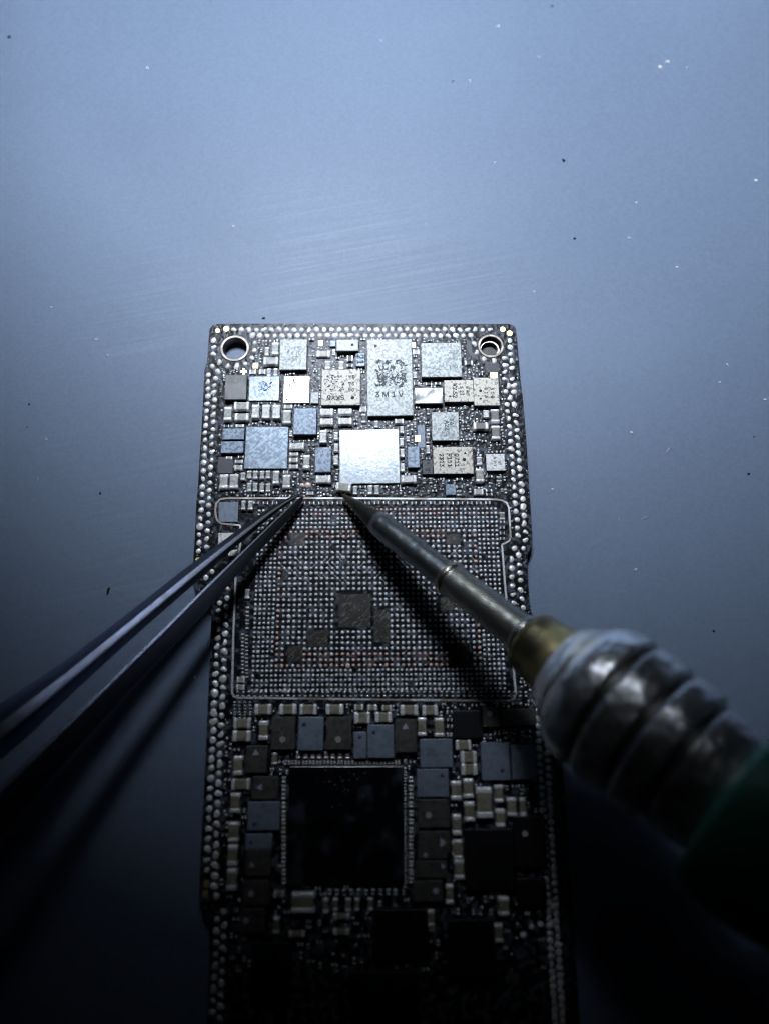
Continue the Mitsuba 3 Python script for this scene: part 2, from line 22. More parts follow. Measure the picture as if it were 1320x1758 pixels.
CAPS = [[-0.8522,2.8614,-0.7932,2.97,0.035,'v','g'],[-0.9114,2.7702,-0.794,2.8409,0.042,'h','g'],[-0.9096,2.8616,-0.8711,2.9359,0.025,'v','g'],[-0.5046,2.8437,-0.3942,2.9035,0.025,'h','c'],[-0.2683,2.8031,-0.2196,2.8617,0.02,'h','d'],[-0.268,2.7579,-0.2194,2.7878,0.02,'h','d'],[-0.4399,2.7466,-0.3938,2.8174,0.015,'v','g'],[-0.3323,2.7429,-0.2913,2.8108,0.015,'v','g'],[-0.3847,2.8625,-0.3564,2.914,0.015,'v','g'],[-1.0198,2.7036,-0.9662,2.7486,0.015,'h','g'],[-0.9432,2.703,-0.8947,2.748,0.015,'h','g'],[-0.8844,2.6885,-0.8512,2.756,0.015,'v','g'],[-0.8333,2.6881,-0.8001,2.7556,0.015,'v','g'],[0.6421,2.7658,0.7061,2.8083,0.015,'h','d'],[0.337,2.6,0.3878,2.6251,0.015,'h','g'],[0.4082,2.6022,0.454,2.6273,0.015,'h','g'],[0.2431,2.8645,0.2946,2.9103,0.012,'h','g'],[0.2435,2.7566,0.2896,2.782,0.012,'h','g'],[0.2419,2.661,0.2726,2.7171,0.012,'v','g'],[0.2431,2.5995,0.2889,2.6329,0.012,'h','d'],[0.2462,2.4887,0.269,2.5385,0.012,'v','d'],[-1.1954,2.3102,-1.1319,2.4267,0.042,'v','g'],[-1.1213,2.3968,-1.0035,2.4677,0.04,'h','g'],[-1.1141,2.3066,-1.0028,2.3715,0.042,'h','g'],[-0.9861,2.3246,-0.9246,2.4413,0.042,'v','w'],[-0.9086,2.3239,-0.8446,2.4406,0.042,'v','w'],[-0.8285,2.3233,-0.7645,2.44,0.042,'v','w'],[-1.1968,2.2654,-1.1543,2.2907,0.012,'h','g'],[-1.1062,2.2616,-1.0387,2.2913,0.015,'h','g'],[-1.1665,2.0077,-1.1196,2.0345,0.012,'h','g'],[-1.0778,2.0154,-1.0334,2.0364,0.012,'h','g'],[-1.1003,1.975,-1.0362,2.0039,0.015,'h','g'],[-1.0975,1.9175,-1.0352,1.9591,0.03,'h','g'],[-1.1994,1.7685,-1.1338,1.8831,0.042,'v','g'],[-1.1265,1.7679,-1.0593,1.8824,0.042,'v','g'],[-1.0479,1.8386,-1.0107,1.899,0.03,'v','g'],[-1.0035,1.8533,-0.9677,1.9145,0.022,'v','g'],[-0.9568,1.8478,-0.9201,1.9141,0.022,'v','g'],[-0.9089,1.85,-0.8727,1.9137,0.022,'v','g'],[-0.8638,1.8496,-0.8271,1.9133,0.022,'v','g'],[-0.8088,1.8022,-0.7576,1.9083,0.042,'v','g'],[-0.9993,1.751,-0.9652,1.8188,0.022,'v','g'],[-0.953,1.7506,-0.9179,1.8184,0.022,'v','g'],[-0.9066,1.7472,-0.8715,1.8154,0.022,'v','g'],[-0.8603,1.7499,-0.8253,1.815,0.022,'v','g'],[-0.8094,1.7342,-0.7621,1.7562,0.012,'h','g'],[-0.7361,1.7677,-0.6753,1.874,0.042,'v','g'],[-0.7513,2.2812,-0.6834,2.3957,0.042,'v','g'],[-0.746,2.4114,-0.6766,2.447,0.025,'h','g'],[-0.4698,2.3428,-0.3648,2.4041,0.042,'h','w'],[-0.4686,2.2658,-0.364,2.3255,0.042,'h','w'],[-0.3323,2.3503,-0.2248,2.4029,0.042,'h','w'],[-0.3316,2.2668,-0.2245,2.3271,0.042,'h','w'],[-0.4694,2.1224,-0.4119,2.2299,0.04,'v','w'],[-0.6925,2.0715,-0.5785,2.1296,0.042,'h','w'],[-0.6926,2.0245,-0.625,2.056,0.028,'h','g'],[-0.6938,1.9737,-0.6259,2.014,0.028,'h','g'],[-0.6935,1.9267,-0.6228,1.9616,0.028,'h','g'],[-0.5886,1.9168,-0.5337,2.0289,0.042,'v','g'],[-0.4907,1.8064,-0.3773,1.8692,0.042,'h','w'],[-0.3636,2.1494,-0.3273,2.2145,0.03,'v','w'],[-0.3601,2.0573,-0.3265,2.1229,0.03,'v','w'],[-0.364,1.9494,-0.3257,2.0237,0.03,'v','w'],[-0.3454,1.8829,-0.3248,1.9245,0.015,'v','d'],[-0.5552,2.1096,-0.5344,2.1586,0.014,'v','d'],[-0.523,2.1094,-0.5056,2.1583,0.014,'v','d'],[-0.3967,2.1349,-0.3743,2.1839,0.014,'v','g'],[-0.216,1.7231,-0.1829,1.7907,0.025,'v','g'],[-0.1668,1.7729,-0.1189,1.7955,0.012,'h','g'],[-0.5584,1.725,-0.5062,1.7526,0.012,'h','g'],[-0.1706,2.3801,-0.1168,2.4303,0.015,'h','g'],[-0.1579,2.2895,-0.1203,2.368,0.02,'v','d'],[-0.6988,2.1864,-0.6724,2.2346,0.014,'v','g'],[-0.7373,1.8917,-0.698,1.9177,0.014,'h','g'],[-0.6609,1.8607,-0.6413,1.9074,0.012,'v','g'],[-0.6947,2.1437,-0.6574,2.157,0.014,'h','g'],[-0.6252,2.1441,-0.5829,2.159,0.014,'h','g'],[0.0931,2.2792,0.164,2.3208,0.03,'h','g'],[-0.102,2.2647,-0.086,2.3133,0.014,'v','g'],[-0.057,2.2526,-0.026,2.312,0.016,'v','g'],[0.1321,2.2007,0.163,2.2586,0.03,'v','w'],[0.1307,2.0976,0.1629,2.1623,0.03,'v','w'],[0.132,2.0101,0.1665,2.0775,0.03,'v','w'],[0.1329,1.8985,0.1682,1.962,0.03,'v','w'],[0.1361,1.8032,0.2506,1.8639,0.042,'h','w'],[0.3315,2.1911,0.3614,2.2351,0.018,'v','d'],[0.326,2.1219,0.3558,2.1762,0.018,'v','d'],[0.3279,2.0357,0.3585,2.1054,0.022,'v','g'],[0.2884,2.0349,0.3082,2.0824,0.014,'v','g'],[0.3382,2.3557,0.3608,2.4102,0.014,'v','d'],[0.3268,1.9932,0.3589,2.0089,0.012,'h','g'],[-0.1079,1.7207,-0.07,1.7949,0.025,'v','g'],[-0.0603,1.7203,-0.0228,1.7945,0.025,'v','g'],[-0.0081,1.771,0.0344,1.7936,0.014,'h','g'],[0.2957,1.8045,0.3187,1.852,0.014,'v','g'],[0.3421,1.8041,0.3676,1.8516,0.014,'v','g'],[0.2127,2.227,0.2352,2.2809,0.014,'v','d'],[0.1811,2.1364,0.2085,2.1791,0.014,'v','g'],[0.6866,1.8045,0.749,1.9097,0.042,'v','c'],[0.699,1.9436,0.742,2.0088,0.025,'v','g'],[0.6833,2.2199,0.7988,2.2806,0.042,'h','b'],[0.8198,2.2797,0.886,2.39,0.042,'v','b'],[0.819,2.1423,0.8847,2.2553,0.042,'v','b'],[0.7658,2.3248,0.8095,2.3845,0.028,'v','w'],[0.6689,1.7084,0.7388,1.7564,0.03,'h','g'],[0.5446,1.8252,0.5929,1.8486,0.014,'h','w'],[0.7649,1.8451,0.8149,1.8651,0.012,'h','d'],[0.8418,1.8164,0.8807,1.8574,0.012,'v','d'],[0.76,1.7355,0.8097,1.7587,0.012,'h','d'],[0.7614,1.7065,0.8083,1.7297,0.012,'h','d'],[0.5427,1.7663,0.5925,1.7896,0.012,'h','d'],[0.5438,1.7083,0.5824,1.7489,0.012,'v','d'],[-1.0311,1.6063,-0.9992,1.6773,0.035,'v','g'],[-0.9842,1.6059,-0.9473,1.6768,0.035,'v','g'],[-1.1084,1.262,-1.0446,1.3124,0.025,'h','w'],[-0.9784,0.9549,-0.9426,1.0234,0.022,'v','g'],[-1.0091,0.3741,-0.9529,0.4155,0.022,'h','c'],[-1.0115,0.3239,-0.9535,0.365,0.022,'h','c'],[0.8497,1.5224,0.8896,1.5794,0.02,'v','b'],[-0.8757,0.1608,-0.7622,0.2307,0.045,'h','t'],[-0.7095,0.1594,-0.5923,0.2292,0.045,'h','t'],[-0.571,0.1583,-0.4538,0.2281,0.045,'h','t'],[-0.3928,0.1568,-0.2728,0.2266,0.045,'h','t'],[-0.2023,0.1827,-0.1402,0.2214,0.03,'h','t'],[-0.1096,0.182,-0.0494,0.2206,0.03,'h','t'],[-0.2015,0.093,-0.0929,0.1713,0.045,'h','t'],[-1.0145,0.0697,-0.8978,0.138,0.045,'h','t'],[-1.017,-0.0146,-0.8944,0.0583,0.045,'h','t'],[-0.8427,-0.0071,-0.7777,0.119,0.045,'v','t'],[-1.0037,-0.2254,-0.9385,-0.1015,0.045,'v','t'],[-1.0098,-0.3157,-0.8866,-0.2452,0.045,'h','t'],[-1.0132,-0.4581,-0.9444,-0.334,0.045,'v','t'],[-1.0178,-0.6344,-0.9453,-0.5136,0.045,'v','t'],[-1.0149,-0.7775,-0.9476,-0.6509,0.045,'v','t'],[-1.0125,-0.9215,-0.9448,-0.7928,0.045,'v','t'],[-0.7526,-0.1603,-0.7144,-0.0839,0.025,'v','t'],[0.1069,0.1465,0.2269,0.216,0.045,'h','t'],[0.257,0.1453,0.3609,0.2149,0.045,'h','t'],[-0.1131,0.1801,-0.0464,0.2187,0.03,'h','t'],[-0.0163,0.1793,0.0483,0.2179,0.03,'h','t'],[-0.0648,0.1005,0.0496,0.1707,0.045,'h','t'],[-0.1877,0.1016,-0.0969,0.1667,0.045,'h','t'],[0.2226,0.0122,0.2833,0.1323,0.045,'v','t'],[0.3344,0.0082,0.4005,0.1313,0.045,'v','t'],[0.4197,0.1554,0.4627,0.1784,0.015,'h','t'],[0.4235,0.1056,0.4578,0.1263,0.015,'h','t'],[0.4221,0.0622,0.4596,0.0849,0.015,'h','t'],[0.4205,0.0077,0.4547,0.0334,0.015,'h','t'],[0.4742,-0.0813,0.5769,-0.0135,0.045,'h','t'],[0.5033,-0.162,0.6108,-0.0846,0.045,'h','t'],[0.5057,-0.2377,0.6127,-0.165,0.045,'h','t'],[0.4331,-0.3943,0.5029,-0.2736,0.045,'v','t'],[0.5118,-0.3793,0.5806,-0.2594,0.045,'v','t'],[0.5955,-0.5052,0.7022,-0.314,0.055,'v','t'],[0.7187,-0.4102,0.7769,-0.3006,0.045,'v','t'],[0.7166,-0.5608,0.7795,-0.4472,0.045,'v','t'],[0.5168,-0.5246,0.5861,-0.4018,0.045,'v','t'],[0.4365,-0.6061,0.4952,-0.4787,0.045,'v','t'],[0.4367,-0.7496,0.498,-0.6318,0.045,'v','t'],[0.7975,-0.4961,0.8597,-0.3798,0.045,'v','t'],[0.8804,-0.4967,0.9219,-0.3804,0.045,'v','t'],[-0.5956,-1.0534,-0.4469,-0.9345,0.055,'v','t'],[-0.3342,-1.0948,-0.227,-1.06,0.04,'h','t'],[-0.3332,-1.1817,-0.2266,-1.1466,0.04,'h','t'],[-0.6109,-1.1908,-0.5089,-1.1565,0.04,'h','t'],[-0.7094,-1.174,-0.6683,-1.0752,0.03,'v','t'],[-0.7106,-0.967,-0.6459,-0.9249,0.03,'h','t'],[-0.4007,-1.0632,-0.3638,-0.9712,0.02,'v','t'],[-0.3362,-1.047,-0.3039,-0.9717,0.02,'v','t'],[-0.2577,-1.0477,-0.2208,-0.9724,0.02,'v','t'],[-0.1977,-1.0482,-0.1654,-0.9729,0.02,'v','t'],[-0.1146,-1.0489,-0.0823,-0.9736,0.02,'v','t'],[0.71,-1.0806,0.7802,-0.9717,0.04,'v','t'],[0.4305,-0.7284,0.4969,-0.6435,0.04,'v','t'],[0.4366,-0.8683,0.5026,-0.7473,0.04,'v','t'],[0.382,-1.0163,0.4324,-0.8971,0.03,'v','t'],[0.2577,-1.1418,0.3077,-1.0425,0.03,'v','t'],[0.6725,-1.2322,0.7321,-1.1253,0.04,'v','t'],[-0.5901,-0.1255,-0.5621,-0.081,0.02,'v','t'],[-0.5395,-0.1259,-0.5116,-0.0814,0.02,'v','t'],[-0.4929,-0.1263,-0.4649,-0.0818,0.02,'v','t'],[-0.4502,-0.1266,-0.4222,-0.0821,0.02,'v','t'],[-0.4035,-0.127,-0.3755,-0.0825,0.02,'v','t'],[-0.3608,-0.1274,-0.3328,-0.0829,0.02,'v','t'],[-0.3102,-0.1278,-0.2823,-0.0833,0.02,'v','t'],[-0.2597,-0.1282,-0.2317,-0.0837,0.02,'v','t'],[-0.643,-0.1639,-0.6089,-0.1362,0.015,'h','t'],[-0.5957,-0.1643,-0.5615,-0.1366,0.015,'h','t'],[-0.5483,-0.1647,-0.5142,-0.137,0.015,'h','t'],[-0.501,-0.1651,-0.4669,-0.1374,0.015,'h','t'],[-0.4537,-0.1655,-0.4195,-0.1378,0.015,'h','t'],[-0.4063,-0.1659,-0.3722,-0.1382,0.015,'h','t'],[-0.359,-0.1663,-0.3249,-0.1386,0.015,'h','t'],[-0.3117,-0.1667,-0.2775,-0.139,0.015,'h','t'],[-0.2643,-0.1671,-0.2302,-0.1394,0.015,'h','t'],[-0.217,-0.1675,-0.1829,-0.1398,0.015,'h','t'],[-0.1697,-0.1679,-0.1355,-0.1402,0.015,'h','t'],[-0.1223,-0.1683,-0.0882,-0.1406,0.015,'h','t'],[-0.075,-0.1687,-0.0409,-0.141,0.015,'h','t'],[-0.0277,-0.1691,0.0065,-0.1414,0.015,'h','t'],[0.0197,-0.1695,0.0538,-0.1418,0.015,'h','t'],[0.067,-0.1699,0.1011,-0.1422,0.015,'h','t'],[-0.6823,-0.275,-0.6553,-0.2386,0.02,'v','t'],[0.1577,-0.2784,0.1886,-0.2456,0.02,'v','t'],[-0.6807,-0.3276,-0.6538,-0.2913,0.02,'v','t'],[0.1568,-0.331,0.1876,-0.2984,0.02,'v','t'],[-0.6792,-0.3798,-0.6524,-0.3438,0.02,'v','t'],[0.1559,-0.3832,0.1866,-0.3508,0.02,'v','t'],[-0.6777,-0.4318,-0.6509,-0.396,0.02,'v','t'],[0.155,-0.4352,0.1856,-0.403,0.02,'v','t'],[-0.6761,-0.4835,-0.6495,-0.4479,0.02,'v','t'],[0.1541,-0.4869,0.1846,-0.4548,0.02,'v','t'],[-0.6746,-0.5348,-0.648,-0.4994,0.02,'v','t'],[0.1533,-0.5382,0.1836,-0.5064,0.02,'v','t'],[-0.6731,-0.5859,-0.6466,-0.5507,0.02,'v','t'],[0.1524,-0.5893,0.1827,-0.5576,0.02,'v','t'],[-0.6716,-0.6367,-0.6452,-0.6017,0.02,'v','t'],[0.1515,-0.6401,0.1817,-0.6086,0.02,'v','t'],[-0.6701,-0.6872,-0.6438,-0.6524,0.02,'v','t'],[0.1506,-0.6906,0.1807,-0.6593,0.02,'v','t'],[-0.6686,-0.7374,-0.6424,-0.7028,0.02,'v','t'],[0.1498,-0.7408,0.1798,-0.7096,0.02,'v','t'],[-0.6672,-0.7873,-0.641,-0.7529,0.02,'v','t'],[0.1489,-0.7907,0.1788,-0.7597,0.02,'v','t'],[-0.6657,-0.8369,-0.6396,-0.8027,0.02,'v','t'],[0.148,-0.8403,0.1779,-0.8095,0.02,'v','t'],[-0.6643,-0.8863,-0.6382,-0.8523,0.02,'v','t'],[0.1472,-0.8897,0.177,-0.8591,0.02,'v','t'],[0.1221,-0.2199,0.1434,-0.1898,0.015,'v','t'],[0.1215,-0.2601,0.1427,-0.2301,0.015,'v','t'],[0.1209,-0.3001,0.1421,-0.2703,0.015,'v','t'],[0.1203,-0.34,0.1414,-0.3103,0.015,'v','t'],[0.1197,-0.3796,0.1408,-0.3501,0.015,'v','t'],[0.1191,-0.4192,0.1401,-0.3897,0.015,'v','t'],[0.1185,-0.4585,0.1395,-0.4292,0.015,'v','t'],[0.1179,-0.4976,0.1388,-0.4685,0.015,'v','t'],[0.1173,-0.5366,0.1382,-0.5076,0.015,'v','t'],[0.1167,-0.5754,0.1376,-0.5465,0.015,'v','t'],[0.1161,-0.6141,0.1369,-0.5853,0.015,'v','t'],[0.1155,-0.6526,0.1363,-0.6239,0.015,'v','t'],[0.1149,-0.6909,0.1357,-0.6623,0.015,'v','t'],[0.1144,-0.729,0.135,-0.7006,0.015,'v','t'],[0.1138,-0.767,0.1344,-0.7387,0.015,'v','t'],[0.1132,-0.8048,0.1338,-0.7766,0.015,'v','t'],[0.1126,-0.8425,0.1332,-0.8144,0.015,'v','t'],[0.1121,-0.88,0.1326,-0.852,0.015,'v','t'],[0.1115,-0.9173,0.132,-0.8895,0.015,'v','t'],[-0.3675,-0.9529,-0.3453,-0.9226,0.02,'v','t'],[-0.3212,-0.9533,-0.2989,-0.923,0.02,'v','t'],[-0.2748,-0.9537,-0.2526,-0.9234,0.02,'v','t'],[-0.2285,-0.9541,-0.2062,-0.9237,0.02,'v','t'],[-0.1821,-0.9545,-0.1599,-0.9241,0.02,'v','t'],[-0.1358,-0.9549,-0.1135,-0.9245,0.02,'v','t'],[-0.0894,-0.9553,-0.0672,-0.9249,0.02,'v','t'],[-0.0431,-0.9557,-0.0208,-0.9253,0.02,'v','t'],[0.0033,-0.956,0.0255,-0.9257,0.02,'v','t'],[0.0496,-0.9564,0.0719,-0.9261,0.02,'v','t'],[-0.9461,1.6535,-0.9051,1.6781,0.012,'h','d'],[-0.8782,1.6529,-0.8372,1.6775,0.012,'h','d'],[-0.8103,1.6524,-0.7693,1.677,0.012,'h','d'],[-0.7424,1.6518,-0.7014,1.6764,0.012,'h','d'],[-0.6745,1.6512,-0.6335,1.6758,0.012,'h','d'],[-0.6066,1.6507,-0.5656,1.6753,0.012,'h','d'],[-0.5387,1.6501,-0.4977,1.6747,0.012,'h','d'],[-0.4708,1.6495,-0.4298,1.6741,0.012,'h','d'],[-0.4029,1.649,-0.3619,1.6736,0.012,'h','d'],[-0.335,1.6484,-0.294,1.673,0.012,'h','d'],[-0.2671,1.6478,-0.2261,1.6724,0.012,'h','d'],[-0.1992,1.6473,-0.1582,1.6719,0.012,'h','d'],[-0.1313,1.6467,-0.0903,1.6713,0.012,'h','d'],[-0.0634,1.6461,-0.0224,1.6707,0.012,'h','d'],[0.0045,1.6456,0.0454,1.6702,0.012,'h','d'],[0.0724,1.645,0.1133,1.6696,0.012,'h','d'],[0.1402,1.6444,0.1812,1.669,0.012,'h','d'],[0.2081,1.6439,0.2491,1.6684,0.012,'h','d'],[0.276,1.6433,0.317,1.6679,0.012,'h','d'],[0.3439,1.6427,0.3849,1.6673,0.012,'h','d'],[0.4118,1.6422,0.4528,1.6667,0.012,'h','d'],[0.4797,1.6416,0.5207,1.6662,0.012,'h','d'],[0.5476,1.641,0.5886,1.6656,0.012,'h','d'],[0.6155,1.6405,0.6565,1.665,0.012,'h','d'],[0.6834,1.6399,0.7244,1.6645,0.012,'h','d'],[0.7513,1.6393,0.7923,1.6639,0.012,'h','d'],[-1.0083,0.2828,-0.9908,0.3177,0.014,'v','d'],[-0.9698,0.2825,-0.9523,0.3173,0.014,'v','d'],[-0.9312,0.2821,-0.9137,0.317,0.014,'v','d'],[-0.8926,0.2818,-0.8751,0.3167,0.014,'v','d'],[-0.854,0.2815,-0.8365,0.3164,0.014,'v','d'],[-0.8155,0.2812,-0.798,0.3161,0.014,'v','d'],[-0.7769,0.2808,-0.7594,0.3157,0.014,'v','d'],[-0.7383,0.2805,-0.7208,0.3154,0.014,'v','d'],[-0.6998,0.2802,-0.6823,0.3151,0.014,'v','d'],[-0.6612,0.2799,-0.6437,0.3148,0.014,'v','d'],[-0.6226,0.2796,-0.6051,0.3144,0.014,'v','d'],[-0.5841,0.2792,-0.5666,0.3141,0.014,'v','d'],[-0.5455,0.2789,-0.528,0.3138,0.014,'v','d'],[-0.5069,0.2786,-0.4894,0.3135,0.014,'v','d'],[-0.4683,0.2783,-0.4509,0.3132,0.014,'v','d'],[-0.4298,0.2779,-0.4123,0.3128,0.014,'v','d'],[-0.3912,0.2776,-0.3737,0.3125,0.014,'v','d'],[-0.3526,0.2773,-0.3351,0.3122,0.014,'v','d'],[-0.3141,0.277,-0.2966,0.3119,0.014,'v','d'],[-0.2755,0.2767,-0.258,0.3115,0.014,'v','d'],[-0.2369,0.2763,-0.2194,0.3112,0.014,'v','d'],[-0.1984,0.276,-0.1809,0.3109,0.014,'v','d'],[-0.1598,0.2757,-0.1423,0.3106,0.014,'v','d'],[-0.1212,0.2754,-0.1037,0.3102,0.014,'v','d'],[-0.0827,0.275,-0.0652,0.3099,0.014,'v','d'],[-0.0441,0.2747,-0.0266,0.3096,0.014,'v','d'],[-0.0055,0.2744,0.012,0.3093,0.014,'v','d'],[0.0331,0.2741,0.0506,0.309,0.014,'v','d'],[0.0716,0.2738,0.0891,0.3086,0.014,'v','d'],[0.1102,0.2734,0.1277,0.3083,0.014,'v','d'],[0.1488,0.2731,0.1663,0.308,0.014,'v','d'],[0.1873,0.2728,0.2048,0.3077,0.014,'v','d'],[0.2259,0.2725,0.2434,0.3073,0.014,'v','d'],[0.2645,0.2722,0.282,0.307,0.014,'v','d'],[0.303,0.2718,0.3205,0.3067,0.014,'v','d'],[0.3416,0.2715,0.3591,0.3064,0.014,'v','d'],[0.3802,0.2712,0.3977,0.3061,0.014,'v','d'],[0.4187,0.2709,0.4362,0.3057,0.014,'v','d'],[0.4573,0.2705,0.4748,0.3054,0.014,'v','d'],[0.4959,0.2702,0.5134,0.3051,0.014,'v','d'],[0.5345,0.2699,0.552,0.3048,0.014,'v','d'],[0.573,0.2696,0.5905,0.3044,0.014,'v','d'],[0.6116,0.2693,0.6291,0.3041,0.014,'v','d'],[0.6502,0.2689,0.6677,0.3038,0.014,'v','d'],[0.6887,0.2686,0.7062,0.3035,0.014,'v','d'],[0.7273,0.2683,0.7448,0.3032,0.014,'v','d'],[0.7659,0.268,0.7834,0.3028,0.014,'v','d'],[0.8044,0.2676,0.8219,0.3025,0.014,'v','d'],[0.843,0.2673,0.8605,0.3022,0.014,'v','d'],[0.8816,0.267,0.8991,0.3019,0.014,'v','d'],[0.9202,0.2667,0.9376,0.3015,0.014,'v','d'],[0.9587,0.2664,0.9762,0.3012,0.014,'v','d'],[-0.9741,0.9552,-0.9494,0.9968,0.018,'v','d'],[-0.9698,0.856,-0.9453,0.8972,0.018,'v','d'],[-0.9674,0.7987,-0.9429,0.8396,0.018,'v','d'],[-0.9649,0.7416,-0.9405,0.7823,0.018,'v','d'],[-0.9929,0.6735,-0.9726,0.7099,0.015,'v','d'],[-0.9641,0.6652,-0.9438,0.7015,0.015,'v','d'],[-0.9906,0.6212,-0.9703,0.6574,0.015,'v','d'],[-0.9619,0.613,-0.9417,0.6491,0.015,'v','d'],[-0.9883,0.5692,-0.9681,0.6052,0.015,'v','d'],[-0.9597,0.561,-0.9395,0.5969,0.015,'v','d'],[-0.986,0.5175,-0.9658,0.5533,0.015,'v','d'],[-0.9575,0.5093,-0.9373,0.5451,0.015,'v','d'],[-0.9837,0.4661,-0.9636,0.5016,0.015,'v','d'],[-0.9552,0.4579,-0.9352,0.4935,0.015,'v','d'],[-0.9814,0.4149,-0.9614,0.4503,0.015,'v','d'],[-0.9531,0.4068,-0.933,0.4422,0.015,'v','d'],[0.8541,1.5364,0.8881,1.5585,0.012,'h','d'],[0.852,1.4946,0.8859,1.5166,0.012,'h','d'],[0.8499,1.4529,0.8837,1.4748,0.012,'h','d'],[0.8478,1.4114,0.8815,1.4332,0.012,'h','d'],[0.8457,1.3701,0.8794,1.3918,0.012,'h','d'],[-1.0239,0.2192,-1.008,0.2481,0.016,'v','d'],[-1.0219,0.1771,-1.0061,0.2058,0.016,'v','d'],[-1.0201,0.1389,-1.0043,0.1675,0.016,'v','d'],[-0.9902,0.219,-0.9744,0.2478,0.016,'v','d'],[-0.9883,0.1768,-0.9725,0.2055,0.016,'v','d'],[-0.9866,0.1386,-0.9708,0.1672,0.016,'v','d'],[-0.9546,0.2187,-0.9387,0.2475,0.016,'v','d'],[-0.9528,0.1765,-0.9369,0.2052,0.016,'v','d'],[-0.9511,0.1383,-0.9353,0.1669,0.016,'v','d'],[-0.9189,0.2184,-0.9031,0.2472,0.016,'v','d'],[-0.9172,0.1762,-0.9014,0.2049,0.016,'v','d'],[-0.9156,0.138,-0.8998,0.1666,0.016,'v','d']]
OUTLINE = [[-1.3537,3.0478],[-1.3503,3.1093],[-1.3337,3.1401],[-1.2978,3.1553],[-0.9852,3.1553],[-0.1576,3.1483],[0.6699,3.1388],[1.0009,3.1361],[1.0371,3.1255],[1.0565,3.1021],[1.0629,3.0532],[1.0666,2.84],[1.0698,2.6606],[1.0803,2.4598],[1.0841,2.1542],[1.0832,1.8528],[1.0835,1.578],[1.0821,1.38],[1.0766,1.3322],[1.0574,1.2935],[1.04,1.2505],[1.0348,1.1649],[1.0315,1.0422],[1.0339,0.9126],[1.0424,0.8504],[1.0636,0.7967],[1.1169,0.735],[1.1597,0.6454],[1.177,0.5448],[1.1881,0.2497],[1.1879,-0.4936],[1.1841,-1.1797],[1.1823,-1.6607],[1.1771,-2.1154],[-1.129,-2.0961],[-1.0978,-1.6665],[-1.1045,-1.2916],[-1.1173,-1.1275],[-1.1384,-1.0808],[-1.1742,-1.0371],[-1.1907,-0.9765],[-1.1962,-0.6643],[-1.1967,-0.3298],[-1.1996,-0.0087],[-1.204,0.3475],[-1.2113,0.7666],[-1.211,0.8363],[-1.2229,0.9024],[-1.2504,0.9524],[-1.2893,0.9819],[-1.3278,1.0031],[-1.351,1.0452],[-1.362,1.1212],[-1.3644,1.262],[-1.3644,1.466],[-1.3694,1.6878],[-1.3647,1.8232],[-1.3665,1.9974],[-1.3648,2.2644],[-1.3672,2.4561],[-1.3699,2.6563],[-1.3711,2.7553],[-1.3565,2.8151],[-1.3546,2.9005]]
HOLES = [[-1.1427,2.9341,np.float64(0.1092),np.float64(0.0978)],[0.8535,2.9377,np.float64(0.0979),np.float64(0.0865)]]
